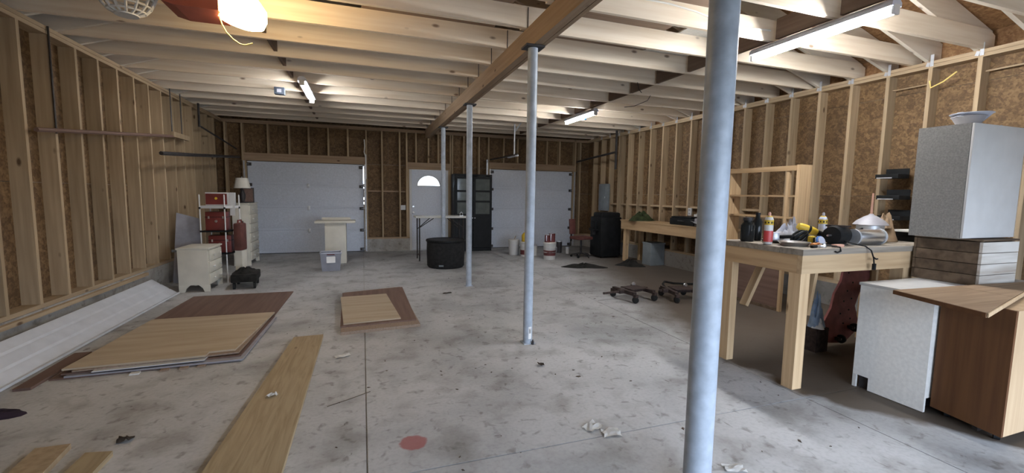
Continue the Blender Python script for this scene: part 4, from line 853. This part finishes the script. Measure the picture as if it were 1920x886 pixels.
for x, y in ((3.66, 1.42), (3.72, 1.69), (4.27, 1.43), (4.32, 1.69)): L(oc, 'caster', 'black', [(.024, -.014), (.024, .014)], (x, y, .024), (PI/2, 0, .5), 14)
P(oc, 'top_panel', 'birch', [(3.605, 1.375), (4.335, 1.38), (4.39, 1.75), (3.685, 1.75)], 'z', .808, .8195)
P(oc, 'toe_rail', 'dkmetal', [(3.64, 1.5), (4.3, 1.5), (4.3, 1.53), (3.65, 1.53)], 'z', .012, .05)
ot = thing('wooden_countertop', 'brown wooden countertop board resting on the oak cabinet', 'countertop', (3.43, 1.44, .777), math.radians(9))
ot.rotation_euler.z = 0; ot.location = (0, 0, .8235)
P(ot, 'board', 'oakx', [(3.195, 1.335), (3.90, 1.515), (3.98, 1.845), (3.375, 1.875)], 'z', 0, .028); P(ot, 'board', 'oakx', [(3.903, 1.516), (4.85, 1.755), (4.80, 1.79), (4.28, 1.83), (3.983, 1.845)], 'z', 0, .028)
P(ot, 'edge_strip', 'birch', [(3.197, 1.327), (4.85, 1.747), (4.85, 1.753), (3.197, 1.333)], 'z', .002, .026); P(ot, 'edge_strip', 'oak', [(3.187, 1.335), (3.193, 1.335), (3.373, 1.875), (3.367, 1.875)], 'z', .001, .027)
cr_ = thing('wooden_crate', 'weathered wooden crate with one whitewashed side holding up the wall cabinet', 'crate', (4.30, 1.86, .823))
for i in range(4):
    z0 = .0+i*.083; X(cr_, 'slat', 'crate', (0, .02, z0+.002), (.018, .40, z0+.080)); X(cr_, 'slat', 'cratew', (.0, 0, z0+.002), (.47, .018, z0+.080)); X(cr_, 'slat', 'crate', (.0, .402, z0+.002), (.47, .42, z0+.080)); X(cr_, 'slat', 'crate', (.452, .02, z0+.002), (.47, .40, z0+.080))
for x in (.02, .42): 
    for y in (.02, .37): X(cr_, 'corner_post', 'crate', (x, y, 0), (x+.03, y+.03, .335))
X(cr_, 'base', 'crate', (.02, .02, .0), (.45, .4, .012))
X(cr_, 'lid', 'crate', (0, 0, .337), (.47, .42, .349))
wcab = thing('wall_cabinet', 'tall white wall cabinet standing on the wooden crate', 'cabinet', (4.155, 1.93, 1.176))
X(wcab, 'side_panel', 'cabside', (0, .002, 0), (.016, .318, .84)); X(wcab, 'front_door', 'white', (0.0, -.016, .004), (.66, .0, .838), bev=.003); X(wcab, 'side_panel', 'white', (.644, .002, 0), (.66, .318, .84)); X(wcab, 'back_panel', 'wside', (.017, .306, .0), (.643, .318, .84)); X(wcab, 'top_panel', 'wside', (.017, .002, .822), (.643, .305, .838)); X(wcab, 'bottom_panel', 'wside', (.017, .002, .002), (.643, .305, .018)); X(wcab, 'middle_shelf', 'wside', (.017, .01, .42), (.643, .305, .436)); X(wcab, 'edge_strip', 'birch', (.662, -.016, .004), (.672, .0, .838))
for k, (r, h, z) in enumerate(((.095, .07, 0), (.115, .055, .04))):
    bo = thing('plastic_bowl', 'grey plastic bowl on top of the wall cabinet, %s of two nested' % ('lower' if k == 0 else 'upper'), 'bowl', (4.38+.03*k, 2.06, 2.016+z), 0, 'nested bowls on the wall cabinet')
    L(bo, 'body', 'grey' if k == 0 else 'ltgrey', [(r*.5, 0), (r*.62, .004), (r, h), (r*1.08, h+.004), (r*1.06, h+.007), (r*.95, h), (r*.58, .010), (0, .010)], seg=26)
    B(bo, 'rim_tab', 'ltgrey', (.05, .03, .005), (-r*1.08, 0, h+.004))
bk_ = thing('booklet', 'small white and yellow booklet on the wall cabinet beside the bowls', 'booklet', (4.60, 2.02, 2.0155), .3); B(bk_, 'cover', 'ltgrey', (.14, .1, .004), (0, 0, .012), (0, -.12, 0)); B(bk_, 'pages', 'yellow', (.13, .09, .010), (0, 0, .005)); B(bk_, 'blue_strip', 'blue', (.13, .03, .002), (0, -.03, .016), (0, -.12, 0))
# ------------------------------------------------------------------ sheets and planks on the floor
def sheet(name, label, poly, z0, th, mat, cat='sheet', group=None, loc=(0, 0, 0), rot=(0, 0, 0)):
    return tag(P(None, name, mat, poly, 'z', z0, z0+th, loc, rot), label, cat, group)
sheet('hardboard_sheet', 'dark brown hardboard sheet showing beyond the plywood stack', [(-2.26, 4.10), (-1.02, 4.15), (-.97, 6.86), (-2.19, 6.86)], 0.0, .012, 'hard')
sheet('board_sheet', 'dull grey board in the plywood stack, lowest under the top sheets', [(-2.17, 4.10), (-.99, 4.12), (-.95, 5.43), (-2.12, 5.45)], .0125, .012, 'grey')
sheet('board_sheet', 'dark board in the plywood stack just beneath the white edged board', [(-2.20, 4.13), (-1.02, 4.19), (-.97, 5.46), (-2.15, 5.46)], .025, .012, 'hard')
sheet('white_board', 'thin white edged board sticking out of the plywood stack at its front', [(-2.00, 4.095), (-1.27, 4.13), (-1.25, 4.6), (-2.0, 4.6)], .0375, .007, 'white')
sheet('plywood_sheet', 'brown board directly under the top plywood sheet, its corner showing at right', [(-2.13, 4.12), (-1.04, 4.215), (-.99, 5.47), (-2.12, 5.46)], .045, .012, 'chip')
sheet('plywood_sheet', 'large pale plywood sheet lying on top of the stack at left', [(-2.20, 4.14), (-1.27, 4.165), (-1.268, 4.25), (-1.075, 4.26), (-.975, 5.48), (-2.14, 5.5)], .0575, .014, 'ply')
for x, y, l in ((-1.72, 4.075, 'leftmost'), (-1.53, 4.085, 'second from left'), (-1.40, 4.095, 'third from left'), (-1.28, 4.10, 'rightmost')):
    tag(B(None, 'spacer_block', 'chip' if l != 'leftmost' else 'wside', (.06, .05, .011), (x, y, .019-.013), (0, 0, .1)), 'small wood block at the front edge of the plywood stack, %s of four' % l, 'block', 'spacer blocks at the plywood stack')
sheet('particle_board', 'larger brown board under the small square sheet in mid floor', [(-.235, 4.62), (.575, 4.70), (.515, 6.70), (-.27, 6.50)], 0, .03, 'chip')
sheet('particle_board', 'second brown board of the mid floor pile, set back', [(-.245, 4.78), (.55, 4.84), (.545, 6.62), (-.29, 6.42)], .0305, .012, 'hard')
sheet('square_sheet', 'square pale brown sheet on top of the mid floor pile', [(-.215, 4.84), (.385, 4.90), (.29, 6.17), (-.30, 6.12)], .043, .012, 'ply')
sheet('long_plank', 'long wide wooden plank on the floor at lower left centre', [(-.66, 4.60), (-.395, 4.61), (-.42, 1.35), (-.86, 1.38)], 0, .03, 'plank', 'plank')
sheet('short_plank', 'short plank at the lower left corner, left of two', [(-1.72, 2.97), (-1.565, 2.97), (-1.50, 2.3), (-1.665, 2.3)], 0, .03, 'stud', 'plank', 'short planks at the lower left')
sheet('short_plank', 'short plank at the lower left corner, right of two', [(-1.44, 2.84), (-1.31, 2.815), (-1.30, 2.2), (-1.44, 2.2)], 0, .03, 'plank', 'plank', 'short planks at the lower left')
tag(mound(None, 'purple_cloth', 'purple', .16, .10, .02, 61, (-2.26, 3.56, 0), .2), 'dark purple cloth at the left edge of the floor', 'cloth')
sheet('thin_board', 'thin dark board between the ribbed panel and the plywood stack', [(-2.38, 3.95), (-2.28, 3.95), (-2.28, 4.7), (-2.40, 4.7)], 0, .02, 'hard', 'board')

# ------------------------------------------------------------------ paper scraps and litter
tag(crumple('paper_scrap', 'paper', .12, .085, .018, 1, (1.345, 2.285, 0), .4), 'white paper scrap in the right foreground, left piece of the pair', 'paper')
tag(crumple('paper_scrap', 'paper', .11, .08, .016, 2, (1.42, 2.19, 0), -.2), 'white paper scrap in the right foreground, right piece of the pair', 'paper')
tag(crumple('paper_scrap', 'paper', .13, .06, .012, 3, (-.19, 4.0, 0), .3), 'torn paper scrap on the floor in front of the mid floor pile', 'paper')
tag(crumple('paper_scrap', 'paper', .07, .05, .03, 4, (-.62, 3.27, .031), .8), 'crumpled white paper lying on the long plank', 'paper')
tag(crumple('paper_scrap', 'paper', .11, .07, .01, 5, (1.87, 1.69, 0), -.3), 'white paper scrap at the bottom edge right of the near column', 'paper')
tag(crumple('paper_scrap', 'paper', .05, .04, .02, 6, (-2.12, 3.2, 0), .3), 'small pale paper scrap at the left edge of the floor', 'paper')
tag(crumple('paper_scrap', 'paper', .08, .05, .02, 7, (.02, 8.85, 0), .3), 'small white scrap on the floor right of the pedestal', 'paper')
tag(crumple('leaf_scrap', 'leaf', .13, .05, .012, 8, (1.15, 6.2, 0), .1), 'dark dry leaf on the floor left of the third column', 'leaf')
tag(crumple('leaf_scrap', 'leaf', .07, .05, .035, 9, (-1.32, 2.97, 0), .1), 'small dark curled leaf near the two short planks', 'leaf')
tag(crumple('leaf_scrap', 'leaf', .05, .05, .03, 10, (1.42, 3.30, 0), .1), 'dark curled leaf in front of the second column', 'leaf')
tag(T(None, 'twig', 'leaf', [(-.25, 3.05, .008), (-.1, 3.12, .01), (.03, 3.2, .008)], .0025, 5), 'thin dark twig across the floor joint', 'twig')
rnd = random.Random(5); bm = bmesh.new()
for k in range(130):
    x = rnd.uniform(-.8, 3.3); y = rnd.uniform(1.6, 7.5); s = rnd.uniform(.003, .009)*(1.7 if rnd.random() < .12 else 1); a = rnd.uniform(0, 6.28)
    if (x < .7 and y > 4.4 and x > -.4) or x < -.3 and y < 4.8: continue
    ca, sa = math.cos(a), math.sin(a); pts = [(-s*1.5, -s*.6), (s, -s*.7), (s*1.6, s*.5), (-s*.3, s*.8)]
    f0 = [bm.verts.new((x+u*ca-v*sa, y+u*sa+v*ca, .0)) for u, v in pts]; f1 = [bm.verts.new((x+.7*(u*ca-v*sa), y+.7*(u*sa+v*ca), .002+s*.15)) for u, v in pts]
    bm.faces.new(f1)
    for i in range(4): bm.faces.new((f0[i], f0[(i+1) % 4], f1[(i+1) % 4], f1[i]))
dbv = link('floor_litter', fin(bm), 'leaf', None); dbv['kind'] = 'stuff'; tag(dbv, 'dark leaf crumbs and dirt specks scattered over the concrete', 'litter')
